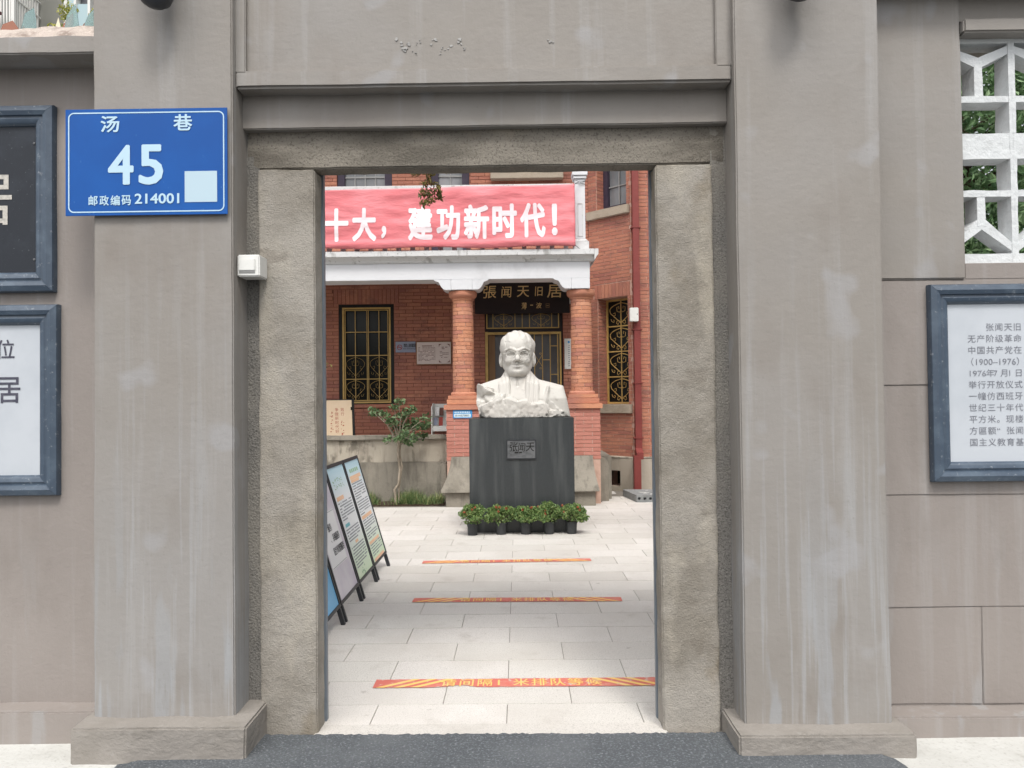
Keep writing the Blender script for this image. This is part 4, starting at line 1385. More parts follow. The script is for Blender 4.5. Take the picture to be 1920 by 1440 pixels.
# stair cheek stones
def cheek(x0t, x1t, x0b, x1b):
    t = part_empty('stair_cheek', ((x0b + x1b) / 2, 10.2, 0), house)
    vs, fs = [], []
    n = 9
    for i in range(n + 1):
        s_ = i / n
        z = 0.645 - 0.42 * s_
        fl = s_ ** 2.2
        y = 10.385 - 0.10 * s_ - 0.14 * fl
        xa = x0t + (x0b - x0t) * (0.35 * s_ + 0.65 * fl)
        xb = x1t + (x1b - x1t) * (0.35 * s_ + 0.65 * fl)
        vs += [(xa, y, z), (xb, y, z), (xa, 10.395, z), (xb, 10.395, z)]
    y = 10.385 - 0.25
    vs += [(x0b, y, 0.195), (x1b, y, 0.195), (x0b, 10.395, 0.195), (x1b, 10.395, 0.195)]
    k = n + 2
    for i in range(k - 1):
        a = 4 * i
        fs += [(a, a + 1, a + 5, a + 4), (a + 2, a + 6, a + 7, a + 3), (a, a + 4, a + 6, a + 2), (a + 1, a + 3, a + 7, a + 5)]
    fs += [(0, 2, 3, 1), (4 * k - 4, 4 * k - 3, 4 * k - 1, 4 * k - 2)]
    MB().add(vs, fs).build('scroll_stone', 'concrete', t, smooth=True)
    MB().box(x0b + 0.055, x1b - 0.045, 10.19, 10.39, -0.05, 0.194).build('foot_block', 'concrete', t, bevel=0.01, rough=(0.05, 0.006, 6.0, 64))
cheek(-0.90, -0.58, -1.02, -0.56)
cheek(0.70, 0.995, 0.66, 1.055)
MB().box(-1.065, -0.97, 10.56, 10.74, -0.05, 0.555).build('stub_block', 'concrete', house, bevel=0.02, rough=(0.05, 0.006, 6.0, 65))
rbk = MB()
pts = [(1.108, 10.62, -0.05), (1.235, 10.62, -0.05), (1.235, 10.62, 0.49), (1.22, 10.62, 0.545), (1.19, 10.62, 0.585), (1.15, 10.62, 0.60), (1.108, 10.62, 0.60)]
rbk.prism(pts, (0, 0.3, 0)).build('stub_block', 'concrete', house, bevel=0.006, rough=(0.04, 0.006, 6.0, 66))

# downpipe --------------------------------------------------------------------
dp = part_empty('downpipe', (1.79, 11.58, 0), house)
MB().box(1.745, 1.845, 11.53, 11.63, 0.62, 5.9).build('pipe', 'pipe', dp, bevel=0.006)
MB().prism([(1.74, 11.60, 0.60), (1.74, 11.40, 0.50), (1.74, 11.40, 0.60), (1.74, 11.53, 0.66), (1.74, 11.60, 0.70)], (0.10, 0, 0)).build('elbow', 'pipe', dp, bevel=0.004)
MB().box(1.695, 1.80, 11.38, 11.485, 0.03, 0.56).build('lower_pipe', 'pipe', dp, bevel=0.006)
MB().prism([(1.69, 11.47, 0.10), (1.69, 11.30, 0.012), (1.69, 11.47, 0.012)], (0.10, 0, 0)).build('shoe', 'pipe', dp)
for z in (0.80, 1.62, 2.42, 3.95):
    MB().box(1.722, 1.868, 11.522, 11.632, z, z + 0.018).build('pipe_strap', 'pipe', dp, bevel=0.002)
jb = thing('junction_box', (1.75, 11.5, 2.56), 'white junction box fixed to the maroon downpipe', 'box')
MB().box(1.672, 1.802, 11.44, 11.535, 2.54, 2.745).build('cover', 'white_plastic', jb, bevel=0.008)
MB().box(1.778, 1.786, 11.437, 11.441, 2.64, 2.656).build('keyhole', 'dark_void', jb)

# ------------------------------------------------------------------ banner on the balcony
bn = thing('banner', (-1.0, 10.3, 3.45), 'faded red cloth banner with white slogan characters tied along the balcony', 'banner')
def wrinkle(x, z):
    k = noise.fractal(Vector((x * 1.3 + z * 0.9, 2.0, z * 3.2 - x * 0.5)), 1.0, 2.0, 3) * 0.024
    k += noise.noise(Vector((x * 0.7, 5.0, z * 9.0))) * 0.008
    if z < 3.56:
        k += 0.018 * math.sin((3.56 - z) / 0.11 * math.pi)
    return k
BX0, BX1 = -3.6, 0.792
def ban_z(x, t):
    s_ = (x - BX0) / (BX1 - BX0)
    bot = 3.452 - 0.012 * s_ + 0.010 * math.sin(x * 4.0)
    top = 4.225 + 0.055 * s_ - 0.012 * math.sin(math.pi * (s_ * 3 % 1.0))
    return bot + (top - bot) * t
nx, nz_ = 150, 40
vs, fs = [], []
for j in range(nz_ + 1):
    for i in range(nx + 1):
        x = BX0 + (BX1 - BX0) * i / nx
        z = ban_z(x, j / nz_)
        vs.append((x, 10.285 - wrinkle(x, z), z))
for j in range(nz_):
    for i in range(nx):
        a = j * (nx + 1) + i
        fs.append((a, a + 1, a + nx + 2, a + nx + 1))
o = MB().add(vs, fs).build('cloth', 'banner', bn, smooth=True, recalc=False)
o.data.flip_normals() if False else None
sol = o.modifiers.new('thickness', 'SOLIDIFY')
sol.thickness = 0.002
sol.offset = 1.0
k_ = 10.28 / 1450.0
def bx(px):
    return (px - 960) * k_ - 0.0073 * 10.28
its = []
for t, px, pw, zc, ph in (('十', 629.5, 46, 3.765, 64), ('大', 682, 46, 3.765, 64), ('，', 719, 10, 3.66, 24), ('建', 788, 47, 3.775, 66), ('功', 841, 45, 3.777, 66),
                          ('新', 894, 48, 3.783, 66), ('时', 947, 47, 3.79, 66), ('代', 1000, 48, 3.795, 66), ('！', 1041, 11, 3.80, 61)):
    its.append((t, bx(px) + 0.018, zc, pw * k_, ph * k_, 'fit'))
write('lettering', its, ((0, 10.28, 0), (1, 0, 0), (0, 0, 1)), 'banner_white', bn, off=0.04, warp=lambda v: (v.x, v.y - 0.001 - wrinkle(v.x, v.z), v.z))
for pth, rd in (([(0.79, 10.28, 4.275), (0.86, 10.395, 4.33), (0.94, 10.40, 4.345)], 0.004),
                ([(0.79, 10.28, 4.275), (0.88, 10.398, 4.31), (0.94, 10.40, 4.34)], 0.003),
                ([(0.81, 10.405, 4.36), (0.94, 10.405, 4.30)], 0.003),
                ([(0.79, 10.28, 3.455), (0.86, 10.385, 3.42)], 0.004)):
    MB().tube(pth, rd, 5).build('tie_cord', 'black_metal', bn)

# ------------------------------------------------------------------ name board over the door
nb = thing('name_board', (0.09, 12.0, 2.74), 'dark lacquered name board with gilt characters hung over the porch door', 'name board')
MB().box(-0.655, 0.825, 12.04, 12.09, 2.745, 3.245).build('board', 'dark_wood', nb, bevel=0.004)
s12 = 12.03 / 1450.0
nbx = lambda u: (890 + u / 10.667 - 960) * s12 - 0.0073 * 12.03 + 0.012
nbz = lambda v: 3.235 - (v / 10.667) * s12
its = []
for t, u, v, w_, h_ in (('張', 305, 195, 265, 250), ('闻', 640, 195, 195, 225), ('天', 975, 190, 245, 225), ('旧', 1290, 190, 150, 190), ('居', 1610, 190, 300, 260)):
    its.append((t, nbx(u), nbz(v), w_ / 10.667 * s12, h_ / 10.667 * s12, 'fit'))
for t, u, v, w_, h_ in (('薄', 992, 480, 100, 135), ('一', 1143, 468, 55, 16), ('波', 1287, 475, 110, 115)):
    its.append((t, nbx(u), nbz(v), w_ / 10.667 * s12, h_ / 10.667 * s12, 'fit'))
write('lettering', its, ((0, 12.0385, 0), (1, 0, 0), (0, 0, 1)), 'gold_letter', nb, off=0.006, shear=0.06)
sq = MB()
rect_frame(sq, lambda u, dd, z: (u, 12.0385 - dd, z), nbx(1425), nbx(1500), nbz(520), nbz(438), 0.006, 0.0, -0.001)
sq.box(nbx(1440), nbx(1485), 12.037, 12.0385, nbz(490), nbz(470))
sq.build('seal', 'wood_leaf', nb)

# ------------------------------------------------------------------ notices on the porch wall
def dashes(mb, x0, x1, z, h, y, rr, gap=0.25, unit=0.012):
    x = x0
    while x < x1:
        w_ = unit * rr.uniform(0.6, 1.6)
        if rr.random() > gap:
            mb.box(x, min(x + w_ * 0.86, x1), y - 0.0006, y, z - h / 2, z + h / 2)
        x += w_
rr = random.Random(4)
ns = thing('no_smoking_sign', (-1.76, 12.18, 2.16), 'small bluish no-smoking sign on the brick porch wall', 'sign')
MB().box(-1.918, -1.604, 12.172, 12.182, 2.166, 2.334).build('plate', 'notice_blue', ns)
write('lettering', [('禁', -1.765, 2.272, 0.052, 0.055, 'cell'), ('止', -1.708, 2.272, 0.052, 0.055, 'cell'), ('吸', -1.672, 2.272, 0.052, 0.055, 'cell'), ('烟', -1.632, 2.272, 0.05, 0.055, 'cell'), ('No Smoking', -1.70, 2.221, 0.19, 0.024, 'fit')],
      ((0, 12.1708, 0), (1, 0, 0), (0, 0, 1)), 'dark_print', ns, off=0.015, split=False)
ringo = [( -1.855 + 0.042 * math.cos(2 * math.pi * i / 24), 2.245 + 0.042 * math.sin(2 * math.pi * i / 24)) for i in range(24)]
ringi = [( -1.855 + 0.033 * math.cos(2 * math.pi * i / 24), 2.245 + 0.033 * math.sin(2 * math.pi * i / 24)) for i in range(24)]
m = ring_mesh(ringo, ringi, 12.1708)
m.obox((-1.855 - 0.027, 12.1702, 2.245 + 0.021), (0.054, 0, -0.048), (0.0045, 0, 0.005), (0, 0.0004, 0))
m.obox((-1.89, 12.1706, 2.241), (0.06, 0, 0), (0, 0.0004, 0), (0, 0, 0.009))
m.build('symbol', 'red_print', ns)
no = thing('notice_board', (-1.32, 12.18, 1.97), 'framed pinkish-white notice with two columns of small print on the porch wall', 'notice')
MB().box(-1.592, -1.038, 12.165, 12.182, 1.968, 2.330).build('backing', 'wood_leaf', no)
MB().box(-1.582, -1.048, 12.160, 12.166, 1.978, 2.320).build('sheet', 'notice_white', no)
m = MB()
dashes(m, -1.50, -1.32, 2.262, 0.014, 12.1595, rr, 0.1)
for i in range(11):
    dashes(m, -1.56, -1.29 - (0.08 if i == 10 else 0), 2.236 - i * 0.0205, 0.006, 12.1595, rr, 0.15, 0.03)
dashes(m, -1.21, -1.10, 2.240, 0.012, 12.1595, rr, 0.1)
dashes(m, -1.19, -1.13, 2.215, 0.012, 12.1595, rr, 0.1)
for z_, a_, b_ in ((2.175, -1.22, -1.16), (2.150, -1.22, -1.08), (2.128, -1.18, -1.08), (2.105, -1.22, -1.17), (2.080, -1.20, -1.10)):
    dashes(m, a_, b_, z_, 0.008, 12.1595, rr, 0.1, 0.02)
m.build('print', 'notice_brown', no, kind='stuff')
m = MB()
for sx, sz in ((-1, 1), (1, 1), (-1, -1), (1, -1)):
    cx, cz = -1.15 + sx * 0.085, 2.145 + sz * 0.145
    m.prism([(cx, 12.1595, cz), (cx - sx * 0.05, 12.1595, cz), (cx - sx * 0.03, 12.1595, cz - sz * 0.008), (cx - sx * 0.01, 12.1595, cz - sz * 0.02), (cx, 12.1595, cz - sz * 0.05)], (0, 0.0004, 0))
m.build('corner_ornament', 'notice_brown', no, kind='stuff')

vs_ = thing('vertical_plate', (0.80, 12.18, 1.87), 'narrow white vertical plate with a round blue emblem beside the right column', 'sign')
MB().box(0.744, 0.856, 12.172, 12.182, 1.875, 2.352).build('plate', 'white_plastic', vs_)
m = MB()
for i in range(11):
    dashes(m, 0.800, 0.828, 2.245 - i * 0.032, 0.017, 12.1715, rr, 0.05, 0.012)
m.build('print', 'grey_print', vs_, kind='stuff')
m = MB()
m.prism([(0.812 + 0.017 * math.cos(2 * math.pi * i / 16), 12.1715, 2.297 + 0.02 * math.sin(2 * math.pi * i / 16)) for i in range(16)], (0, 0.0004, 0))
m.build('emblem', 'hotline_blue', vs_)

hl = thing('hotline_sign', (-0.745, 10.39, 1.16), 'small blue sign with a white number panel on the left column pedestal', 'sign')
MB().box(-0.872, -0.616, 10.384, 10.394, 1.163, 1.272).build('plate', 'hotline_blue', hl)
MB().add([(x_, 10.3835, z_) for x_, z_ in rrect(-0.858, -0.634, 1.174, 1.222, 0.012)], [tuple(range(28))]).build('number_panel', 'hotline_pale', hl, recalc=False)
m = MB()
for i in range(9):
    m.box(-0.852 + i * 0.0235, -0.852 + i * 0.0235 + 0.016, 10.383, 10.3838, 1.232, 1.252)
m.build('heading', 'hotline_pale', hl, kind='stuff')
write('lettering', [('0510-82758502', -0.748, 1.198, 0.19, 0.026, 'fit')], ((0, 10.3828, 0), (1, 0, 0), (0, 0, 1)), 'dark_print', hl, off=0.01, split=False)

# cream poster stand and leaflet rack on the porch
pb = thing('poster_stand', (-2.75, 11.5, 0.6), 'cream poster stand with red vertical characters behind the porch parapet', 'poster stand')
UZ = Vector((-0.05, 0.10, 0.99)).normalized()
o_ = Vector((-2.86, 11.40, 0.70))
MB().obox(o_ + Vector((0.015, 0, 0)), (0.445, 0, 0), (0, 0.02, 0), UZ * 0.74).build('frame', 'black_frame', pb, bevel=0.003)
MB().obox(o_ + Vector((0, -0.006, 0.012)), (0.425, 0, 0), (0, 0.004, 0), UZ * 0.715).build('poster', 'cream_board', pb)
fr = (o_ + Vector((0, -0.0075, 0)), (1, 0, 0), UZ)
its = []
for j, chx in enumerate('争做新时代好'):
    its.append((chx, 0.20 - 0.0 * j, 0.585 - j * 0.064, 0.05, 0.052, 'cell'))
for j, chx in enumerate('践行'):
    its.append((chx, 0.285, 0.585 - j * 0.064, 0.046, 0.05, 'cell'))
write('lettering', its, fr, 'red_print', pb, off=0.0, split=False)
m = MB()
for k_x, n_, hh in ((0.275, 4, 0.40), (0.11, 6, 0.54)):
    for j in range(n_):
        zc = hh - j * 0.06
        for _ in range(4):
            p = Vector(fr[0]) + Vector((k_x + rr.uniform(-0.018, 0.018), 0, 0)) + UZ * (zc + rr.uniform(-0.018, 0.018))
            m.obox(p, (rr.uniform(0.006, 0.026), 0, 0), (0, 0.0003, 0), UZ * rr.uniform(0.004, 0.012))
m.build('brush_marks', 'red_print', pb, kind='stuff')
m = MB()
for j in range(9):
    p = Vector(fr[0]) + Vector((0.385 + rr.uniform(-0.012, 0.006), 0.0005, 0)) + UZ * (0.02 + j * 0.058)
    m.obox(p, (0.03, 0, 0), (0, 0.0003, 0), UZ * 0.05)
m.build('red_edge', 'red_print', pb, kind='stuff')
MB().obox((-2.80, 11.62, 0.6), (0.025, 0, 0), (0, 0.025, 0), (-0.03, -0.14, 0.70)).build('rear_leg', 'black_frame', pb)
MB().obox((-2.45, 11.60, 0.6), (0.025, 0, 0), (0, 0.025, 0), (-0.03, -0.16, 0.72)).build('rear_leg', 'black_frame', pb)

rk = thing('leaflet_rack', (-1.10, 11.75, 0.6), 'pale grey leaflet rack half hidden behind the left column pedestal', 'rack')
MB().prism([(-1.305, 11.62, 0.60), (-1.305, 11.95, 0.60), (-1.305, 11.95, 1.36), (-1.305, 11.84, 1.36), (-1.305, 11.62, 1.30)], (0.014, 0, 0)).build('side_panel', 'white_plastic', rk)
MB().prism([(-0.90, 11.62, 0.60), (-0.90, 11.95, 0.60), (-0.90, 11.95, 1.36), (-0.90, 11.84, 1.36), (-0.90, 11.62, 1.30)], (0.014, 0, 0)).build('side_panel', 'white_plastic', rk)
MB().obox((-1.29, 11.90, 0.93), (0.388, 0, 0), (0, 0.01, 0), (0, 0, 0.42)).build('back_panel', 'white_plastic', rk)
MB().box(-1.29, -0.902, 11.64, 11.90, 0.94, 0.955).build('shelf', 'white_plastic', rk)
MB().box(-1.29, -0.902, 11.64, 11.65, 0.956, 1.02).build('shelf_lip', 'white_plastic', rk)
MB().box(-1.29, -0.902, 11.70, 11.90, 0.62, 0.80).build('lower_bin', 'dark_void', rk)
for x_, z_, h_, m_ in ((-1.27, 1.17, 0.13, 'paper'), (-1.20, 1.17, 0.12, 'notice_brown'), (-1.28, 1.03, 0.11, 'notice_blue'), (-1.20, 1.02, 0.13, 'red_print')):
    lf = MB().obox((x_, 11.83 if z_ > 1.1 else 11.70, z_), (0.06, 0, 0), (0, 0.006, 0), (0, 0.03, h_)).build('leaflet', m_)
    tag(lf, {'paper': 'white leaflet in the upper row of the porch rack', 'notice_brown': 'brown leaflet in the upper row of the porch rack', 'notice_blue': 'blue-grey leaflet in the lower row of the porch rack', 'red_print': 'red leaflet in the lower row of the porch rack'}[m_], 'leaflet', 'leaflets in the porch rack')

# ------------------------------------------------------------------ sign boards standing in a row on the left
BUP = Vector((-0.283, 0, 0.95)).normalized()
BNO = Vector((BUP.z, 0, -BUP.x))               # faces the path
def sign_board(ya, yb, kind, label):
    t = thing('sign_board', (-1.2, (ya + yb) / 2, 0), label, 'sign board', 'sign boards in a row left of the path')
    base = Vector((-1.105, 0, 0.0))
    P = lambda y, s_, dep=0.0: base + Vector((0, y, 0)) + BUP * s_ + BNO * dep
    S0, S1 = 0.115, 0.99
    w_ = 0.022
    Yd = Vector((0, 1, 0))
    f = MB()
    for a, b, c, d_ in ((ya + 0.004, yb - 0.004, S0, S0 + w_), (ya + 0.004, yb - 0.004, S1 - w_ * 1.2, S1), (ya + 0.004, ya + 0.004 + w_, S0 + w_, S1 - w_ * 1.2), (yb - 0.004 - w_, yb - 0.004, S0 + w_, S1 - w_ * 1.2)):
        f.obox(P(a, c), Yd * (b - a), -BNO * 0.025, BUP * (d_ - c))
    f.build('frame', 'black_metal', t, bevel=0.002)
    pm = {'print1': 'poster_print', 'print2': 'poster_print', 'lav': 'lavender', 'blue': 'skyblue'}[kind]
    MB().obox(P(ya + 0.02, S0 + 0.015, -0.006), Yd * (yb - ya - 0.04), -BNO * 0.006, BUP * (S1 - S0 - 0.03)).build('poster', pm, t)
    for yy in (ya + 0.012, yb - 0.042):
        lg = MB()
        lg.obox(P(yy, 0.0, -0.002), Yd * 0.03, -BNO * 0.026, BUP * 0.113)
        lg.build('leg', 'black_metal', t, bevel=0.003)
        rl = MB().tube([P(yy + 0.015, 0.80, -0.03), Vector((-1.62, yy + 0.015, 0.012))], 0.011, 6)
        rl.build('rear_leg', 'black_metal', t)
    MB().box(-1.63, -1.61, ya + 0.03, yb - 0.03, 0.0, 0.02).build('rear_foot', 'black_metal', t)
    # prints: u runs from the near edge of each board on the reader's left to the far edge
    W = yb - ya - 0.056
    def bar(mb, u0, u1, s0, s1):
        # reader faces -x: left of the print is the near (small y) end
        mb.obox(P(ya + 0.028 + u0 * W, s0, -0.0052), Yd * ((u1 - u0) * W), BNO * 0.0006, BUP * (s1 - s0))
    rr_ = random.Random(int(ya * 50))
    if kind.startswith('print'):
        txt, hd, tl, gr = MB(), MB(), MB(), MB()
        def para(s_top, n, last=0.5):
            for i in range(n):
                u = 0.10
                end = 0.92 if i < n - 1 else last
                s_ = s_top - i * 0.0205
                while u < end:
                    l = rr_.uniform(0.03, 0.07)
                    if rr_.random() > 0.08:
                        bar(txt, u, min(u + l * 0.8, end), s_ - 0.0085, s_)
                    u += l
        if kind == 'print1':
            bar(hd, 0.10, 0.88, 0.815, 0.845)
            bar(hd, 0.10, 0.70, 0.79, 0.813)
            para(0.785, 7)
            para(0.635, 6, 0.4)
            bar(hd, 0.10, 0.86, 0.485, 0.512)
            para(0.478, 5, 0.5)
            para(0.37, 3, 0.7)
            bar(hd, 0.10, 0.86, 0.278, 0.300)
            para(0.272, 5, 0.6)
            bar(hd, 0.10, 0.88, 0.135, 0.160)
            for k in range(5):
                bar(gr, 0.2 + k * 0.13, 0.29 + k * 0.13, 0.87, 0.90)
        else:
            for k in range(5):
                for j in range(2):
                    for _ in range(5):
                        u = 0.14 + k * 0.13 + rr_.uniform(0, 0.07)
                        s_ = 0.86 - j * 0.045 + rr_.uniform(-0.016, 0.016)
                        bar(gr, u, u + rr_.uniform(0.01, 0.045), s_, s_ + rr_.uniform(0.003, 0.008))
            bar(hd, 0.10, 0.52, 0.715, 0.745)
            para(0.70, 7, 0.4)
            bar(tl, 0.14, 0.40, 0.515, 0.54)
            para(0.50, 5, 0.7)
            bar(hd, 0.42, 0.60, 0.375, 0.395)
            para(0.365, 8, 0.5)
            for k in range(14):
                u, s_ = rr_.uniform(0.25, 0.55), rr_.uniform(0.13, 0.19)
                bar(gr, u, u + rr_.uniform(0.01, 0.04), s_, s_ + rr_.uniform(0.004, 0.014))
            tl.build('teal_tab', 'teal_print', t)
        txt.build('print', 'grey_print', t, kind='stuff')
        hd.build('heading', 'orange_print', t)
        gr.build('title', 'green_print', t, kind='stuff')
    if kind == 'lav':
        MB().obox(P(ya + 0.06, 0.335, -0.0055), Yd * (W * 0.80), BNO * 0.001, BUP * 0.36).build('paper', 'paper', t)
        br_ = MB()
        bd = lambda u0, u1, s0, s1: br_.obox(P(ya + 0.06 + u0 * W * 0.8, s0, -0.0042), Yd * ((u1 - u0) * W * 0.8), BNO * 0.0004, BUP * (s1 - s0))
        bd(0.02, 0.98, 0.340, 0.343)
        bd(0.02, 0.98, 0.686, 0.689)
        br_.build('border_line', 'grey_print', t)
        its_ = []
        Fr = (P(ya + 0.06, 0.335, -0.004), Yd, BUP)
        for row_, (s_, n_) in enumerate(((0.265, 6), (0.185, 6), (0.105, 7))):
            for j in range(n_):
                pass
        its_ += [('服', 0.17, 0.255, 0.048, 0.05, 'cell'), ('务', 0.22, 0.255, 0.048, 0.05, 'cell')]
        its_ += [('、', 0.17, 0.18, 0.045, 0.05, 'cell'), ('采', 0.225, 0.18, 0.045, 0.05, 'cell'), ('编', 0.27, 0.18, 0.045, 0.05, 'cell'), ('服', 0.315, 0.18, 0.045, 0.05, 'cell'), ('务', 0.36, 0.18, 0.045, 0.05, 'cell')]
        its_ += [('医', 0.155, 0.095, 0.045, 0.05, 'cell'), ('疗', 0.20, 0.095, 0.045, 0.05, 'cell'), ('和', 0.245, 0.095, 0.045, 0.05, 'cell'), ('管', 0.29, 0.095, 0.045, 0.05, 'cell'), ('理', 0.325, 0.095, 0.045, 0.05, 'cell'), ('服', 0.36, 0.095, 0.045, 0.05, 'cell'), ('务', 0.40, 0.095, 0.045, 0.05, 'cell')]
        write('lettering', its_, Fr, 'dark_print', t, off=0.012, split=False)
    if kind == 'blue':
        m_ = MB()
        bar(m_, 0.55, 0.60, 0.24, 0.255)
        m_.build('print', 'paper', t)
sign_board(6.10, 6.66, 'print1', 'farthest sign board of the row, blue-topped poster dense with grey text and orange headings')
sign_board(5.53, 6.09, 'print2', 'second farthest sign board, blue to green poster with a teal tab')
sign_board(4.955, 5.52, 'lav', 'lavender sign board with a white paper of dark characters')
sign_board(4.385, 4.945, 'blue', 'nearest sign board of the row, plain sky blue, half hidden by the jamb')

# ------------------------------------------------------------------ plinth, bust
ped = thing('plinth', (0.035, 8.58, 0.0), 'dark granite plinth under the white marble bust', 'plinth')
PX0, PX1, PY0, PY1, PZ = -0.523, 0.592, 8.225, 8.93, 1.212
MB().box(PX0, PX1, PY0, PY1, -0.02, PZ).build('block', 'dark_granite', ped, bevel=0.004)
MB().box(-0.118, 0.180, PY0 - 0.012, PY0 + 0.01, 0.783, 0.972).build('name_plate', 'plaque_metal', ped, bevel=0.003)
m = MB()
rect_frame(m, lambda u, dd, z: (u, PY0 - dd, z), -0.126, 0.188, 0.775, 0.980, 0.009, 0.014, -0.001)
m.build('plate_border', 'black_metal', ped)
write('lettering', [('张', -0.052, 0.905, 0.085, 0.095, 'cell'), ('闻', 0.035, 0.90, 0.075, 0.085, 'cell'), ('天', 0.125, 0.905, 0.085, 0.095, 'cell')], ((0, PY0 - 0.0128, 0), (1, 0, 0), (0, 0, 1)), 'black_frame', ped, off=0.002, shear=0.1)
m = MB()
dashes(m, -0.04, 0.10, 0.845, 0.012, PY0 - 0.0125, rr, 0.2, 0.03)
m.build('engraving', 'black_frame', ped, kind='stuff')

def value_noise(p, sc, seed):
    rng = np.random.default_rng(seed)
    n = 24
    tab = rng.random((n, n, n)).astype(np.float32)
    q_ = p * sc + 50.0
    i = np.floor(q_).astype(np.int32)
    f = (q_ - i).astype(np.float32)
    f = f * f * (3 - 2 * f)
    i0 = i % n
    i1 = (i + 1) % n
    def T(a, b, c):
        return tab[a, b, c]
    x0, y0_, z0_ = i0[..., 0], i0[..., 1], i0[..., 2]
    x1, y1_, z1_ = i1[..., 0], i1[..., 1], i1[..., 2]
    fx, fy, fz = f[..., 0], f[..., 1], f[..., 2]
    c00 = T(x0, y0_, z0_) * (1 - fx) + T(x1, y0_, z0_) * fx
    c10 = T(x0, y1_, z0_) * (1 - fx) + T(x1, y1_, z0_) * fx
    c01 = T(x0, y0_, z1_) * (1 - fx) + T(x1, y0_, z1_) * fx
    c11 = T(x0, y1_, z1_) * (1 - fx) + T(x1, y1_, z1_) * fx
    return (c00 * (1 - fy) + c10 * fy) * (1 - fz) + (c01 * (1 - fy) + c11 * fy) * fz

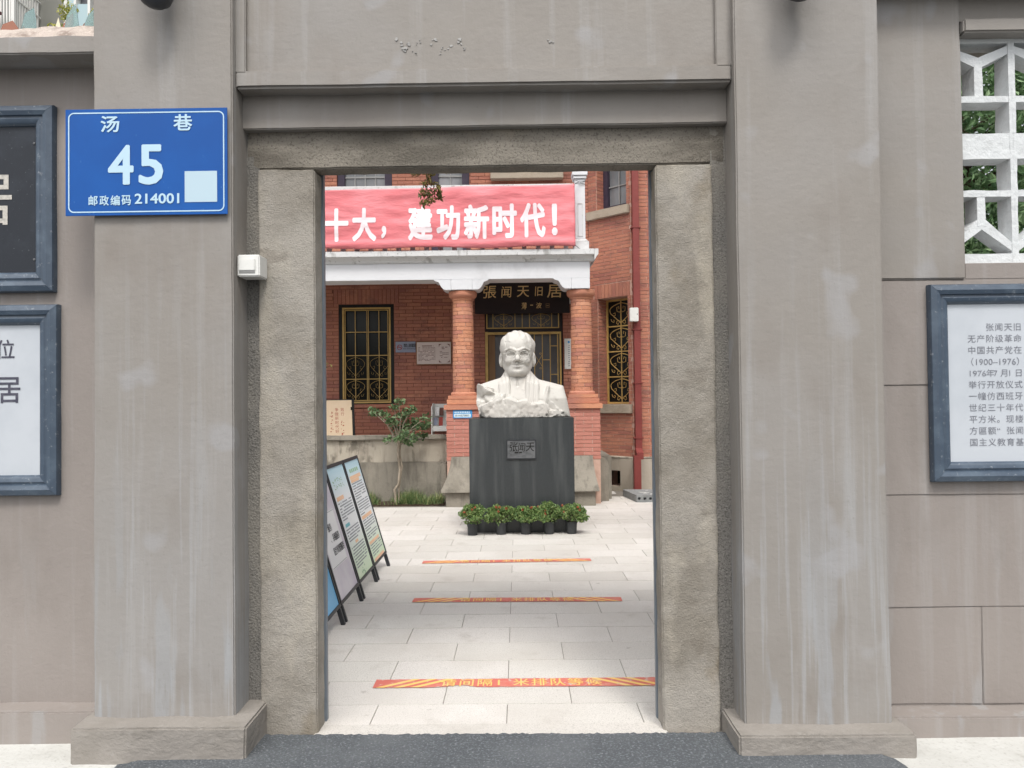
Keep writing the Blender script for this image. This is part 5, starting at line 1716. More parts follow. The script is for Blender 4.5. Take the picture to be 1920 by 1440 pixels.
def bust_mesh():
    st = 0.0062
    xs = np.arange(-0.52, 0.64, st, dtype=np.float32)
    ys = np.arange(-0.34, 0.33, st, dtype=np.float32)
    zs = np.arange(-0.02, 0.985, st, dtype=np.float32)
    def block(zs_):
        X, Y, Z = np.meshgrid(xs, ys, zs_, indexing='ij')
        def ell(c, r):
            ax, ay, az = (X - c[0]) / r[0], (Y - c[1]) / r[1], (Z - c[2]) / r[2]
            k0 = np.sqrt(ax * ax + ay * ay + az * az)
            k1 = np.sqrt((ax / r[0]) ** 2 + (ay / r[1]) ** 2 + (az / r[2]) ** 2) + 1e-6
            return k0 * (k0 - 1) / k1
        def cap(a, b, ra, rb_=None):
            rb_ = ra if rb_ is None else rb_
            a, b = np.array(a, np.float32), np.array(b, np.float32)
            ba = b - a
            h = np.clip(((X - a[0]) * ba[0] + (Y - a[1]) * ba[1] + (Z - a[2]) * ba[2]) / float(ba @ ba), 0, 1)
            dx, dy, dz = X - a[0] - h * ba[0], Y - a[1] - h * ba[1], Z - a[2] - h * ba[2]
            return np.sqrt(dx * dx + dy * dy + dz * dz) - (ra + (rb_ - ra) * h)
        def un(a, b, k):
            h = np.clip(0.5 + 0.5 * (b - a) / k, 0, 1)
            return b + (a - b) * h - k * h * (1 - h)
        def sub(a, b, k):
            h = np.clip(0.5 - 0.5 * (a + b) / k, 0, 1)
            return a + (-b - a) * h + k * h * (1 - h)
        zmin = float(zs_[0])
        # torso: outline in x-z, bulged front
        poly = [(-0.405, -0.03), (-0.445, 0.18), (-0.450, 0.352), (-0.30, 0.402), (-0.17, 0.44), (0.17, 0.45), (0.24, 0.41), (0.37, 0.378), (0.50, 0.340), (0.535, 0.19), (0.580, -0.03)]
        px, pz = X, Z
        d2 = np.full(X.shape, 1e9, np.float32)
        inside = np.zeros(X.shape, bool)
        n = len(poly)
        for i in range(n):
            (ax, az), (bx_, bz_) = poly[i], poly[(i + 1) % n]
            ex, ez = bx_ - ax, bz_ - az
            h = np.clip(((px - ax) * ex + (pz - az) * ez) / (ex * ex + ez * ez), 0, 1)
            d2 = np.minimum(d2, (px - ax - h * ex) ** 2 + (pz - az - h * ez) ** 2)
            if abs(ez) > 1e-9:
                c = ((az > pz) != (bz_ > pz)) & (px < ex * (pz - az) / ez + ax)
                inside ^= c
        d2 = np.sqrt(d2)
        d2 = np.where(inside, -d2, d2)
        half = 0.235 - 0.30 * np.clip(np.abs(X - 0.03) - 0.16, 0, 1) ** 1.4 - 0.60 * np.clip(Z - 0.20, 0, 1) ** 1.1
        dy_ = np.abs(Y - 0.02) - half
        k = 0.06
        hh = np.clip(0.5 - 0.5 * (dy_ - d2) / k, 0, 1)
        torso = dy_ + (d2 - dy_) * hh + k * hh * (1 - hh)
        # coat front edge and sleeve crease on the viewer's right
        torso = sub(torso, cap((0.40, -0.20, 0.27), (0.355, -0.24, 0.08), 0.013), 0.03)
        torso = un(torso, cap((0.33, -0.165, 0.33), (0.26, -0.225, 0.02), 0.018), 0.03)
        torso = sub(torso, cap((0.285, -0.20, 0.31), (0.235, -0.235, 0.04), 0.006), 0.012)
        P3 = np.stack([X, Y, Z], -1)
        n1 = value_noise(P3, 9.0, 1) - 0.5
        n2 = value_noise(P3, 21.0, 2) - 0.5
        n3 = value_noise(P3, 46.0, 3) - 0.5
        d = torso
        # scarf hanging from the neck over the chest
        for sx, rows in ((-1, ((0.090, 0.118, 0.108, 0.100), (0.100, 0.150, 0.148, 0.140), (0.108, 0.178, 0.180, 0.168))),
                         (1, ((0.090, 0.120, 0.112, 0.100), (0.102, 0.160, 0.158, 0.150), (0.112, 0.200, 0.206, 0.202)))):
            for i, (x0_, x1_, x2_, x3_) in enumerate(rows):
                p0 = (sx * x0_, 0.085, 0.535 - 0.012 * i)
                p1 = (sx * x1_, -0.050, 0.468 - 0.034 * i)
                p2 = (sx * x2_, -0.142, 0.368 - 0.012 * i)
                p3 = (sx * x3_, -0.226, 0.12)
                q_ = np.minimum(np.minimum(cap(p0, p1, 0.028, 0.028), cap(p1, p2, 0.028, 0.030)), cap(p2, p3, 0.030, 0.026))
                d = un(d, q_, 0.010)
        # chiselled block breaking out of the lower and left part: overlapping flat-faced chunks
        rg = np.random.default_rng(17)
        chunks = [(-0.36, -0.08, 0.24, 0.12), (-0.27, -0.13, 0.19, 0.11), (-0.38, -0.10, 0.13, 0.13), (-0.20, -0.18, 0.12, 0.12), (-0.30, -0.16, 0.05, 0.13), (-0.10, -0.20, 0.13, 0.10),
                  (-0.06, -0.21, 0.05, 0.13), (0.05, -0.20, 0.12, 0.11), (0.12, -0.21, 0.05, 0.12), (0.22, -0.20, 0.05, 0.10), (0.32, -0.18, 0.03, 0.09), (0.42, -0.14, 0.015, 0.08), (-0.18, -0.19, 0.03, 0.12), (-0.38, -0.05, 0.30, 0.08)]
        rock = np.full(X.shape, 1e3, np.float32)
        for (cx, cy, cz, cr2) in chunks:
            c_ = np.full(X.shape, -1e3, np.float32)
            for _ in range(11):
                v_ = rg.normal(size=3)
                v_[1] = -abs(v_[1]) * rg.choice([1.6, 1.0, -0.6])
                v_ /= np.linalg.norm(v_)
                off_ = cr2 * rg.uniform(0.62, 0.95)
                c_ = np.maximum(c_, (X - cx) * v_[0] + (Y - cy) * v_[1] + (Z - cz) * v_[2] - off_)
            c_ = np.maximum(c_, np.abs(Y + 0.05) - 0.20 - 0.015 * (cz < 0.15))
            rock = np.minimum(rock, c_)
        rock = rock + 0.012 * n2 + 0.006 * n3
        rock = np.maximum(rock, d2 - 0.002 + 0.02 * n2)
        d = un(d, rock, 0.006)
        # chipped foot of the block
        d = d + np.clip((0.05 - Z) / 0.05, 0, 1) * np.clip((X + 0.1) / 0.2, 0, 1) * 0.020 * np.abs(n3 + n2)
        # neck and stand-up collar
        d = un(d, cap((0, 0.05, 0.34), (0, 0.015, 0.55), 0.108, 0.098), 0.015)
        rr2 = np.sqrt(X ** 2 + ((Y - 0.01) * 0.95) ** 2)
        coll = np.maximum(np.abs(rr2 - (0.140 - 0.25 * (Z - 0.36))) - 0.012, np.abs(Z - (0.372 + 0.30 * (Y + 0.13) + 0.25 * np.abs(X) * 0)) - 0.055)
        d = un(d, coll, 0.008)
        d = sub(d, cap((0.0, -0.130, 0.430), (0.0, -0.150, 0.345), 0.005, 0.013), 0.005)
        if zmin > 0.36 or float(zs_[-1]) > 0.36:
            # head
            hd_ = ell((0, 0.035, 0.762), (0.180, 0.220, 0.178))
            hd_ = un(hd_, ell((0, -0.030, 0.635), (0.146, 0.162, 0.160)), 0.05)
            hd_ = un(hd_, ell((0, -0.085, 0.525), (0.108, 0.100, 0.078)), 0.05)
            hd_ = un(hd_, ell((0, -0.150, 0.492), (0.050, 0.040, 0.036)), 0.04)
            hd_ = un(hd_, cap((-0.115, 0.02, 0.56), (-0.06, -0.10, 0.495), 0.045, 0.04), 0.05)
            hd_ = un(hd_, cap((0.115, 0.02, 0.56), (0.06, -0.10, 0.495), 0.045, 0.04), 0.05)
            for sx in (-1, 1):
                hd_ = un(hd_, ell((sx * 0.088, -0.128, 0.612), (0.048, 0.052, 0.042)), 0.03)
                hd_ = sub(hd_, ell((sx * 0.072, -0.212, 0.692), (0.056, 0.066, 0.032)), 0.018)
                hd_ = un(hd_, ell((sx * 0.070, -0.136, 0.688), (0.036, 0.036, 0.024)), 0.006)
                hd_ = sub(hd_, cap((sx * 0.042, -0.172, 0.687), (sx * 0.100, -0.160, 0.683), 0.006), 0.005)
                hd_ = un(hd_, cap((sx * 0.032, -0.164, 0.697), (sx * 0.068, -0.170, 0.706), 0.007), 0.006)
                hd_ = un(hd_, cap((sx * 0.068, -0.170, 0.706), (sx * 0.108, -0.150, 0.694), 0.007), 0.006)
                hd_ = un(hd_, cap((sx * 0.014, -0.192, 0.720), (sx * 0.075, -0.190, 0.748), 0.016, 0.016), 0.012)
                hd_ = un(hd_, cap((sx * 0.075, -0.190, 0.748), (sx * 0.134, -0.140, 0.726), 0.016, 0.011), 0.012)
                hd_ = sub(hd_, cap((sx * 0.046, -0.204, 0.622), (sx * 0.090, -0.172, 0.566), 0.007), 0.012)
                hd_ = un(hd_, ell((sx * 0.032, -0.192, 0.616), (0.018, 0.024, 0.016)), 0.012)
                hd_ = sub(hd_, cap((sx * 0.068, -0.180, 0.566), (sx * 0.060, -0.185, 0.552), 0.007), 0.010)
                # ear
                ear = ell((sx * 0.178, 0.020, 0.632), (0.026, 0.046, 0.078))
                ear = sub(ear, ell((sx * 0.200, -0.005, 0.642), (0.016, 0.026, 0.044)), 0.006)
                hd_ = un(hd_, ear, 0.014)
            hd_ = un(hd_, cap((0, -0.178, 0.712), (0, -0.222, 0.642), 0.014, 0.024), 0.014)
            hd_ = un(hd_, ell((0, -0.226, 0.628), (0.026, 0.026, 0.021)), 0.014)
            for sx in (-1, 1):
                hd_ = un(hd_, cap((sx * 0.072, -0.150, 0.572), (0.0, -0.188, 0.584), 0.010, 0.015), 0.010)
                hd_ = un(hd_, cap((sx * 0.050, -0.160, 0.556), (0.0, -0.184, 0.549), 0.012, 0.016), 0.010)
                hd_ = sub(hd_, cap((sx * 0.070, -0.172, 0.570), (0.0, -0.203, 0.5665), 0.0075), 0.004)
                hd_ = sub(hd_, cap((sx * 0.082, -0.168, 0.578), (sx * 0.086, -0.160, 0.562), 0.008), 0.008)
                hd_ = sub(hd_, ell((sx * 0.016, -0.214, 0.606), (0.009, 0.012, 0.008)), 0.004)
            hd_ = sub(hd_, cap((-0.045, -0.192, 0.524), (0.045, -0.192, 0.524), 0.010), 0.016)
            # swept-back hair, a little proud of the skull, with combed furrows
            hair = ell((0, 0.050, 0.775), (0.192, 0.225, 0.176))
            line = 0.850 - 0.30 * np.abs(X) - 0.35 * np.clip(Y + 0.10, 0, 1) + 0.02 * np.sin(X * 40)
            line = np.where(Y > -0.02, 0.62, np.where(np.abs(X) > 0.13, 0.70, line))
            furrow = 0.004 * np.sin(X * 95 + 10 * n1) + 0.010 * n2
            hair = np.maximum(hair + furrow, line - Z)
            hd_ = un(hd_, hair - 0.004, 0.006)
            d = un(d, hd_, 0.025)
        return np.maximum(d, -Z)
    parts_ = []
    step_ = 30
    for i in range(0, len(zs), step_):
        parts_.append(block(zs[i:i + step_]).astype(np.float32))
    D = np.concatenate(parts_, axis=2)
    # naive surface nets
    nx_, ny_, nz__ = D.shape
    sgn = D < 0
    cs = np.zeros((nx_ - 1, ny_ - 1, nz__ - 1), np.int8)
    for i in (0, 1):
        for j in (0, 1):
            for k in (0, 1):
                cs += sgn[i:nx_ - 1 + i, j:ny_ - 1 + j, k:nz__ - 1 + k]
    act = (cs > 0) & (cs < 8)
    idx = np.full(act.shape, -1, np.int64)
    ai, aj, ak = np.nonzero(act)
    idx[ai, aj, ak] = np.arange(len(ai))
    acc = np.zeros((len(ai), 3))
    cnt = np.zeros(len(ai))
    corners = [(i, j, k) for i in (0, 1) for j in (0, 1) for k in (0, 1)]
    for a in corners:
        for b in corners:
            if sum(abs(a[t] - b[t]) for t in range(3)) == 1 and a < b:
                da = D[ai + a[0], aj + a[1], ak + a[2]]
                db = D[ai + b[0], aj + b[1], ak + b[2]]
                cr_ = (da < 0) != (db < 0)
                t = np.where(cr_, da / (da - db + 1e-12), 0)
                for ax in range(3):
                    acc[:, ax] += np.where(cr_, a[ax] + (b[ax] - a[ax]) * t, 0)
                cnt += cr_
    pos = acc / cnt[:, None]
    V = np.stack([xs[ai] + pos[:, 0] * st, ys[aj] + pos[:, 1] * st, zs[ak] + pos[:, 2] * st], 1)
    faces = []
    for ax in range(3):
        sl0 = [slice(None)] * 3
        sl1 = [slice(None)] * 3
        sl0[ax] = slice(0, -1)
        sl1[ax] = slice(1, None)
        ch = sgn[tuple(sl0)] != sgn[tuple(sl1)]
        ci = np.nonzero(ch)
        u, v = [t for t in range(3) if t != ax]
        ok = (ci[u] > 0) & (ci[v] > 0) & (ci[u] < D.shape[u] - 1) & (ci[v] < D.shape[v] - 1)
        ci = [c[ok] for c in ci]
        quad = []
        for du, dv in ((0, 0), (-1, 0), (-1, -1), (0, -1)):
            c = [ci[0].copy(), ci[1].copy(), ci[2].copy()]
            c[u] = c[u] + du
            c[v] = c[v] + dv
            quad.append(idx[c[0], c[1], c[2]])
        faces.append(np.stack(quad, 1))
    Fq = np.concatenate(faces)
    Fq = Fq[(Fq >= 0).all(1)]
    return V, Fq

V, Fq = bust_mesh()
me = bpy.data.meshes.new('bust')
me.from_pydata((V + np.array([0.0, 8.52, PZ + 0.001])).tolist(), [], Fq.tolist())
bm = bmesh.new()
bm.from_mesh(me)
bmesh.ops.recalc_face_normals(bm, faces=bm.faces)
bm.to_mesh(me)
bm.free()
me.shade_smooth()
me.materials.append(M['marble'])
bust = thing('bust', (0.0, 8.52, PZ), 'white marble bust of a bespectacled man in a scarf and high-collared coat', 'bust')
bo = bpy.data.objects.new('figure', me)
COL.objects.link(bo)
attach(bo, bust)
gl = MB()
for sx in (-1, 1):
    pts = [(sx * 0.071 + 0.050 * math.cos(2 * math.pi * i / 20), 8.52 - 0.216 + 0.02 * abs(math.cos(2 * math.pi * i / 20) * (1 if sx * math.cos(2 * math.pi * i / 20) > 0 else 0)), PZ + 0.682 + 0.037 * math.sin(2 * math.pi * i / 20)) for i in range(20)]
    gl.tube(pts, 0.0045, 6, closed=True)
    gl.tube([(sx * 0.120, 8.52 - 0.198, PZ + 0.692), (sx * 0.150, 8.52 - 0.13, PZ + 0.694), (sx * 0.178, 8.52 + 0.01, PZ + 0.690)], 0.0036, 6)
gl.tube([(-0.022, 8.52 - 0.218, PZ + 0.690), (0, 8.52 - 0.226, PZ + 0.700), (0.022, 8.52 - 0.218, PZ + 0.690)], 0.004, 6)
gl.build('spectacles', 'marble', bust, smooth=True)

# ------------------------------------------------------------------ potted plants before the plinth
def potted(x, y, seed, rad, label):
    t = thing('potted_plant', (x, y, 0), label, 'potted plant', 'potted plants in front of the plinth')
    MB().lathe([(0.048, 0.0), (0.050, 0.004), (0.058, 0.11), (0.063, 0.112), (0.063, 0.126), (0.057, 0.126), (0.054, 0.11), (0.02, 0.108)], (x, y, 0.001), 20).build('pot', 'pot', t, smooth=True)
    MB().lathe([(0.052, 0.100), (0.05, 0.112), (0.01, 0.115)], (x, y, 0), 14).build('soil', 'soil', t)
    rng = np.random.default_rng(seed)
    st = MB()
    tips = []
    sq_ = rng.uniform(0.85, 1.1)
    for i in range(30):
        a = rng.uniform(0, 2 * math.pi)
        e = rng.uniform(-0.25, 1.4)
        r = rad * rng.uniform(0.75, 1.08)
        c = np.array([x + math.cos(a) * math.cos(e) * r, y + math.sin(a) * math.cos(e) * r * 0.8 - 0.02, 0.185 + math.sin(e) * r * 0.72 * sq_])
        tips.append(c)
        st.tube([(x, y, 0.10), (x + (c[0] - x) * 0.4, y + (c[1] - y) * 0.4, 0.11 + (c[2] - 0.11) * 0.55), tuple(c)], [0.004, 0.003, 0.0015], 4)
    st.build('stems', 'bark', t)
    pts = np.concatenate([clump(rng, c, 0.046, 62, 0.85) for c in tips] + [clump(rng, (x, y - 0.02, 0.19), rad * 0.8, 300, 0.7)])
    leaves('foliage', pts, (0.022, 0.042), 'leaf_pot', t, seed, up=0.6, aspect=0.5)
    fl = []
    for i in range(rng.integers(3, 6)):
        a = rng.uniform(R(200), R(340))
        fl.append((x + math.cos(a) * rad * 0.85, y + math.sin(a) * rad * 0.75, 0.22 + rng.uniform(0, 0.09)))
    fp = np.concatenate([clump(rng, c, 0.012, 14) for c in fl])
    leaves('flowers', fp, (0.014, 0.024), 'flower', t, seed + 50, up=0.4, aspect=0.7)
potted(-0.487, 8.09, 1, 0.150, 'potted plant farthest left of the row at the plinth foot')
potted(-0.190, 8.12, 2, 0.158, 'second potted plant from the left at the plinth foot')
potted(0.068, 8.12, 3, 0.126, 'middle potted plant of the row at the plinth foot')
potted(0.312, 8.13, 4, 0.150, 'second potted plant from the right, with the largest orange bloom')
potted(0.548, 8.13, 5, 0.136, 'potted plant farthest right of the row at the plinth foot')

# ------------------------------------------------------------------ planting bed, small tree, grass
bed = MB().box(-4.55, -1.0, 10.36, 10.735, -0.05, 0.015)
tag(bed.build('planting_bed', 'soil', rough=(0.06, 0.012, 6.0, 70)), kind='structure')
rng = np.random.default_rng(8)
n = 9000
gx_ = rng.uniform(-3.3, -1.03, n)
gy_ = rng.uniform(10.37, 10.72, n)
dens = np.array([noise.noise(Vector((a * 3.0, b * 3.0, 1.0))) for a, b in zip(gx_, gy_)])
keep = dens > rng.uniform(-0.5, 0.25, n)
gx_, gy_ = gx_[keep], gy_[keep]
hgt = (0.07 + 0.13 * rng.random(len(gx_))) * (0.6 + 0.6 * (dens[keep] + 0.4))
ang = rng.uniform(0, 2 * math.pi, len(gx_))
ln = rng.uniform(0.2, 0.9, len(gx_)) * hgt
vv, ff = [], []
for i in range(len(gx_)):
    c, s_ = math.cos(ang[i]), math.sin(ang[i])
    w_ = 0.006
    b0 = len(vv)
    vv += [(gx_[i] - s_ * w_, gy_[i] + c * w_, 0.01), (gx_[i] + s_ * w_, gy_[i] - c * w_, 0.01), (gx_[i] + c * ln[i], gy_[i] + s_ * ln[i], 0.01 + hgt[i])]
    ff.append((b0, b0 + 1, b0 + 2))
gm = bpy.data.meshes.new('grass')
gm.from_pydata(vv, [], ff)
gm.materials.append(M['grass'])
go = bpy.data.objects.new('grass', gm)
COL.objects.link(go)
tag(go, 'short weedy grass along the foot of the porch parapet', 'grass', kind='stuff')

def px3(px, py, Y):     # survey point on the plane y = Y, from the survey of this spot
    k = Y / 1450.0
    return ((px - 960) * k - 0.0073 * Y + (py - 745) * k * -0.011, Y, 1.42 - (py - 747 + (px - 960) * 0.0113) * k)
st_ = thing('small_tree', (-1.66, 10.5, 0.0), 'slender young tree with grey stems and glossy leaves before the parapet', 'tree')
tr = MB()
tr.tube([(-1.672, 10.50, -0.03), (-1.675, 10.50, 0.10), (-1.685, 10.50, 0.20), (-1.63, 10.49, 0.28), (-1.61, 10.49, 0.48), (-1.635, 10.48, 0.70), (-1.62, 10.48, 0.84)], [0.017, 0.016, 0.018, 0.016, 0.015, 0.014, 0.012], 8)
tr.tube([(-1.635, 10.53, -0.03), (-1.63, 10.53, 0.22), (-1.60, 10.53, 0.42), (-1.585, 10.52, 0.52), (-1.61, 10.51, 0.66), (-1.60, 10.50, 0.86)], [0.014, 0.013, 0.012, 0.013, 0.011, 0.010], 8)
lumps = [(747, 753), (739, 764), (697, 771), (708, 774), (720, 776), (728, 784), (735, 790), (752, 778), (763, 774), (770, 768), (757, 792), (775, 790), (798, 783), (800, 798), (788, 799), (776, 800), (745, 806), (756, 814), (749, 822), (774, 822), (763, 830), (726, 823), (792, 817), (742, 798), (764, 803)]
rng = np.random.default_rng(12)
lp = []
for i, (a, b) in enumerate(lumps):
    p = px3(a, b, 10.47 + rng.uniform(-0.14, 0.14))
    lp.append(p)
    mid = (-1.61 + (p[0] + 1.61) * 0.45 + rng.uniform(-0.02, 0.02), 10.48 + (p[1] - 10.48) * 0.5, 0.84 + (p[2] - 0.84) * 0.55 + 0.02)
    tr.tube([(-1.615, 10.485, 0.80), mid, p], [0.010, 0.006, 0.003], 5)
tr.build('trunk', 'bark', st_, smooth=True)
pts = np.concatenate([clump(rng, p, 0.085, 26, 0.75) for p in lp])
leaves('crown', pts, (0.05, 0.085), 'leaf_small_tree', st_, 12, up=0.15, aspect=0.55)

# tree standing behind the left jamb whose twig hangs into the doorway
ht = thing('overhanging_tree', (-3.1, 7.6, 0.0), 'courtyard tree with a bronze-green twig hanging before the banner', 'tree')
tr = MB()
tr.tube([(-3.1, 7.6, -0.03), (-3.08, 7.6, 1.2), (-3.0, 7.65, 2.5), (-2.9, 7.7, 3.6), (-2.8, 7.75, 4.6)], [0.085, 0.075, 0.065, 0.055, 0.04], 10)
tr.tube([(-2.9, 7.7, 3.6), (-2.2, 7.8, 4.3), (-1.5, 7.9, 4.62), (-1.05, 8.0, 4.5), (-0.93, 8.0, 4.2), (-0.925, 8.0, 3.85), (-0.91, 8.0, 3.66), (-0.935, 8.0, 3.58), (-0.90, 8.0, 3.47)], [0.04, 0.03, 0.022, 0.012, 0.008, 0.006, 0.005, 0.004, 0.002], 6)
tr.tube([(-2.95, 7.7, 3.2), (-3.2, 7.6, 4.0), (-3.3, 7.6, 4.7)], [0.04, 0.03, 0.01], 6)
tr.tube([(-3.0, 7.65, 2.4), (-2.6, 8.2, 2.15), (-2.25, 8.9, 1.85)], [0.02, 0.01, 0.004], 5)
rng = np.random.default_rng(31)
hl_ = [(-0.97, 3.80, 0.05), (-0.88, 3.78, 0.06), (-0.80, 3.79, 0.06), (-0.74, 3.75, 0.04), (-0.90, 3.68, 0.05), (-0.85, 3.72, 0.05), (-0.95, 3.57, 0.04), (-0.97, 3.47, 0.04), (-0.92, 3.50, 0.05), (-0.83, 3.53, 0.05), (-0.87, 3.45, 0.05), (-0.80, 3.49, 0.05), (-0.96, 3.38, 0.035), (-0.90, 3.40, 0.04), (-0.86, 3.60, 0.04), (-0.79, 3.45, 0.035), (-1.02, 3.77, 0.05), (-1.04, 3.70, 0.04), (-0.98, 3.72, 0.05), (-0.70, 3.74, 0.04)]
tw = []
for x_, z_, r_ in hl_:
    z_ += 0.075
    tr.tube([(-0.915, 8.0, z_ + 0.08), (x_, 8.0 + rng.uniform(-0.04, 0.04), z_)], 0.0016, 4)
    tw.append(clump(rng, (x_, 8.0, z_), r_ * 1.15, 17, 1.0))
tr.build('trunk', 'bark_dark', ht, smooth=True)
leaves('hanging_leaves', np.concatenate(tw), (0.05, 0.085), 'leaf_hang', ht, 33, up=-0.9, aspect=0.38)
cl = [clump(rng, (rng.uniform(-3.3, -1.6), rng.uniform(7.2, 8.2), rng.uniform(4.45, 5.3)), 0.24, 60) for _ in range(24)]
cl.append(clump(rng, (-2.2, 8.95, 1.83), 0.07, 7))
leaves('crown', np.concatenate(cl), (0.06, 0.10), 'leaf_hang', ht, 34, up=-0.3, aspect=0.4)

# tree behind the pierced screen
bt = thing('leafy_tree', (3.6, 6.4, 0.0), 'dense green tree behind the white pierced screen', 'tree')
tr = MB()
tr.tube([(3.6, 6.4, -0.05), (3.62, 6.4, 0.8), (3.7, 6.45, 1.7), (3.75, 6.5, 2.8), (3.8, 6.5, 3.8)], [0.13, 0.11, 0.095, 0.07, 0.04], 10)
rng = np.random.default_rng(41)
cs_ = []
for i in range(210):
    a = rng.uniform(0, 2 * math.pi)
    r = rng.uniform(0.2, 1.0) ** 0.6
    c = (3.75 + 1.35 * r * math.cos(a), 6.5 + 1.1 * r * math.sin(a), 3.0 + rng.uniform(-1.7, 1.8) * math.sqrt(max(0.05, 1 - 0.55 * r * r)))
    cs_.append(c)
    if i % 4 == 0:
        zt = max(1.0, min(3.5, c[2] - 0.5))
        tr.tube([(3.68, 6.45, zt), ((3.68 + c[0]) / 2, (6.45 + c[1]) / 2, (zt + c[2]) / 2 + 0.05), c], [0.025, 0.015, 0.006], 5)
tr.build('trunk', 'bark_dark', bt, smooth=True)
leaves('crown', np.concatenate([clump(rng, c, 0.36, 270) for c in cs_]), (0.045, 0.085), 'leaf_far', bt, 43, up=0.3, aspect=0.45)

# ------------------------------------------------------------------ hollow-core slab on the ground by the bay
hs_ = thing('hollow_slab', (1.9, 10.8, 0.0), 'grey hollow-core concrete slab lying on the paving by the bay', 'slab')
O = Vector((1.585, 10.47, 0.0))
U = Vector((1.0, -0.03, 0)).normalized()
W = Vector((-0.09, 0.68, 0))
m = MB()
T = 0.095
cell = 0.075
ncell = 11
for i in range(ncell):
    c0 = O + U * (i * cell)
    ctr = c0 + U * (cell / 2) + Vector((0, 0, T * 0.52))
    sqp = []
    cir = []
    for k in range(8):
        a = R(45 * k + 22.5)
        cir.append(ctr + U * (0.020 * math.cos(a)) + Vector((0, 0, 0.020 * math.sin(a))))
    sqp = [c0 + U * cell + Vector((0, 0, T)), c0 + Vector((0, 0, T)), c0, c0 + U * cell]
    vs = sqp + cir + [p + W * 0.12 for p in cir]
    fs = [(0, 1, 5, 4) if False else (0, 1, 6, 5), (1, 2, 8, 7), (2, 3, 10, 9), (3, 0, 4, 11)]
    fs = [(0, 1, 6, 5), (1, 7, 6), (1, 2, 8, 7), (2, 9, 8), (2, 3, 10, 9), (3, 11, 10), (3, 0, 4, 11), (0, 5, 4)]
    fs += [(4 + k, 4 + (k + 1) % 8, 12 + (k + 1) % 8, 12 + k) for k in range(8)]
    fs.append(tuple(12 + k for k in range(8)))
    m.add(vs, fs)
L_ = U * (cell * ncell)
m.add([O + Vector((0, 0, T)), O + L_ + Vector((0, 0, T)), O + L_ + W + Vector((0, 0, T)), O + W + Vector((0, 0, T))], [(0, 1, 2, 3)])
m.add([O, O + W, O + W + Vector((0, 0, T)), O + Vector((0, 0, T))], [(0, 1, 2, 3)])
m.add([O + W, O + W + L_, O + W + L_ + Vector((0, 0, T)), O + W + Vector((0, 0, T))], [(0, 1, 2, 3)])
m.add([O + L_, O + W + L_, O + W + L_ + Vector((0, 0, T)), O + L_ + Vector((0, 0, T))], [(0, 1, 2, 3)])
m.build('core_slab', 'stone_slab_grey', hs_)
m = MB()
rr = random.Random(9)
for k in range(16):
    a = O + U * rr.uniform(0.12, 0.6) + W * rr.uniform(0.15, 0.8) + Vector((0, 0, T + 0.001))
    m.obox(a, Vector((rr.uniform(0.02, 0.10), rr.uniform(-0.05, 0.05), 0)), Vector((0.006, 0.014, 0)), (0, 0, 0.003))
m.build('paint_splash', 'white_plastic', hs_, kind='stuff')

# ------------------------------------------------------------------ neighbouring block beyond the left wall
nbld = thing('apartment_block', (-8.0, 12.2, 0.0), 'grey apartment block with a white window cage seen over the left wall', 'building')
m = MB()
walled(m, (-12.0, 12.0), (1, 0, 0), (0, -1, 0), 6.6, 0.0, 10.5, [(2.6, 4.45, 6.6, 8.4), (4.95, 5.75, 6.9, 7.95)], 0.3)
m.build('wall', 'far_wall', nbld)
MB().box(-12, -5.4, 12.31, 18, 0, 10.5).build('body', 'far_wall', nbld)
MB().box(-9.4, -7.55, 12.2, 12.3, 6.6, 8.4).build('pane', 'glass_grey', nbld)
MB().box(-7.05, -6.25, 12.1, 12.15, 6.9, 7.95).build('pane', 'glass_door', nbld)
m = MB()
rect_frame(m, lambda u, dd, z: (u, 12.0 - dd, z), -7.06, -6.24, 6.89, 7.96, 0.05, 0.02, -0.1)
m.box(-6.90, -6.86, 11.97, 12.1, 6.95, 7.9)
m.box(-6.68, -6.64, 11.97, 12.1, 6.95, 7.9)
m.build('window_frame', 'white_plastic', nbld)
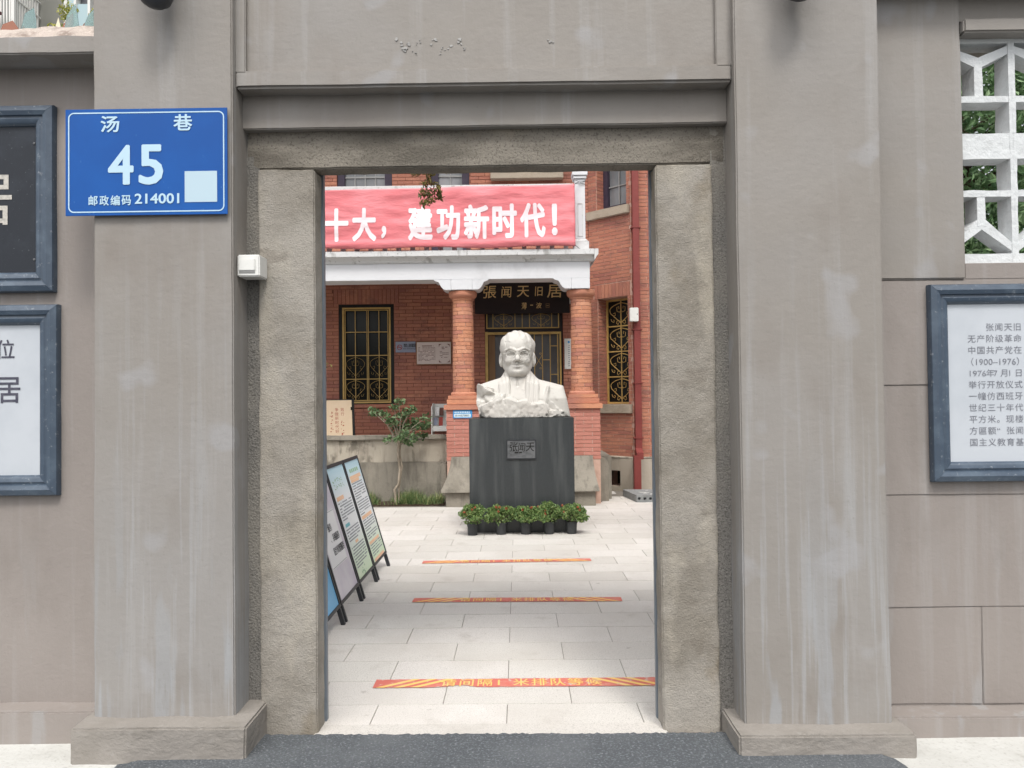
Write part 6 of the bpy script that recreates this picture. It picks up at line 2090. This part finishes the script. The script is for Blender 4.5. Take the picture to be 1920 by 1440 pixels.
MB().box(-7.0, -6.90, 11.99, 12.09, 6.95, 7.88).build('blind', 'blind', nbld)
MB().box(-6.86, -6.68, 12.0, 12.08, 6.95, 7.70).build('blind', 'blind', nbld)
cage = part_empty('window_cage', (-8.4, 11.6, 6.4), nbld)
CBAR = make_mesh('cage_bar', MB().box(-0.011, 0.011, -0.011, 0.011, 0, 2.1), 'white_plastic')
for i in range(46):
    shared('bar', CBAR, cage, (-9.45 + i * 0.0445, 11.35, 6.4))
for i in range(9):
    shared('bar', CBAR, cage, (-7.435, 11.42 + i * 0.062, 6.4))
m = MB()
for z in (6.9, 7.46, 7.70, 8.2):
    m.box(-9.46, -7.42, 11.335, 11.365, z, z + 0.02)
    m.box(-7.45, -7.42, 11.366, 11.98, z, z + 0.02)
m.box(-7.465, -7.415, 11.325, 11.375, 6.4, 8.5)
m.build('cage_rail', 'white_plastic', cage)
awn = MB().prism([(-9.6, 10.9, 7.62), (-7.55, 10.9, 7.20), (-7.55, 10.9, 7.16), (-9.6, 10.9, 7.16)], (0, 0.35, 0))
tag(awn.build('sheet_awning', 'maroon_roof'), 'maroon sheet awning sloping below the white window cage', 'awning')
tb = thing('terrace_shrub', (-5.9, 10.3, 6.2), 'yellow-green shrub on the terrace beyond the left wall', 'shrub')
rng = np.random.default_rng(51)
MB().box(-6.5, -5.4, 10.0, 10.6, 5.9, 6.25).build('planter', 'concrete', tb, bevel=0.02)
m = MB()
cc = []
for i in range(26):
    c = (-5.82 + rng.uniform(-0.32, 0.5), 10.3 + rng.uniform(-0.22, 0.22), 6.42 + rng.uniform(-0.05, 0.36))
    cc.append(clump(rng, c, 0.09, 46))
    m.tube([(-5.8, 10.3, 6.2), c], [0.012, 0.004], 5)
m.build('stems', 'bark_dark', tb)
leaves('foliage', np.concatenate(cc), (0.035, 0.06), 'leaf_yellow', tb, 52, up=0.5, aspect=0.5)
MB().box(-12.0, -5.4, 10.0, 12.0, 5.6, 5.9).build('terrace', 'far_wall', nbld)

bpy.data.objects.remove(_fo)
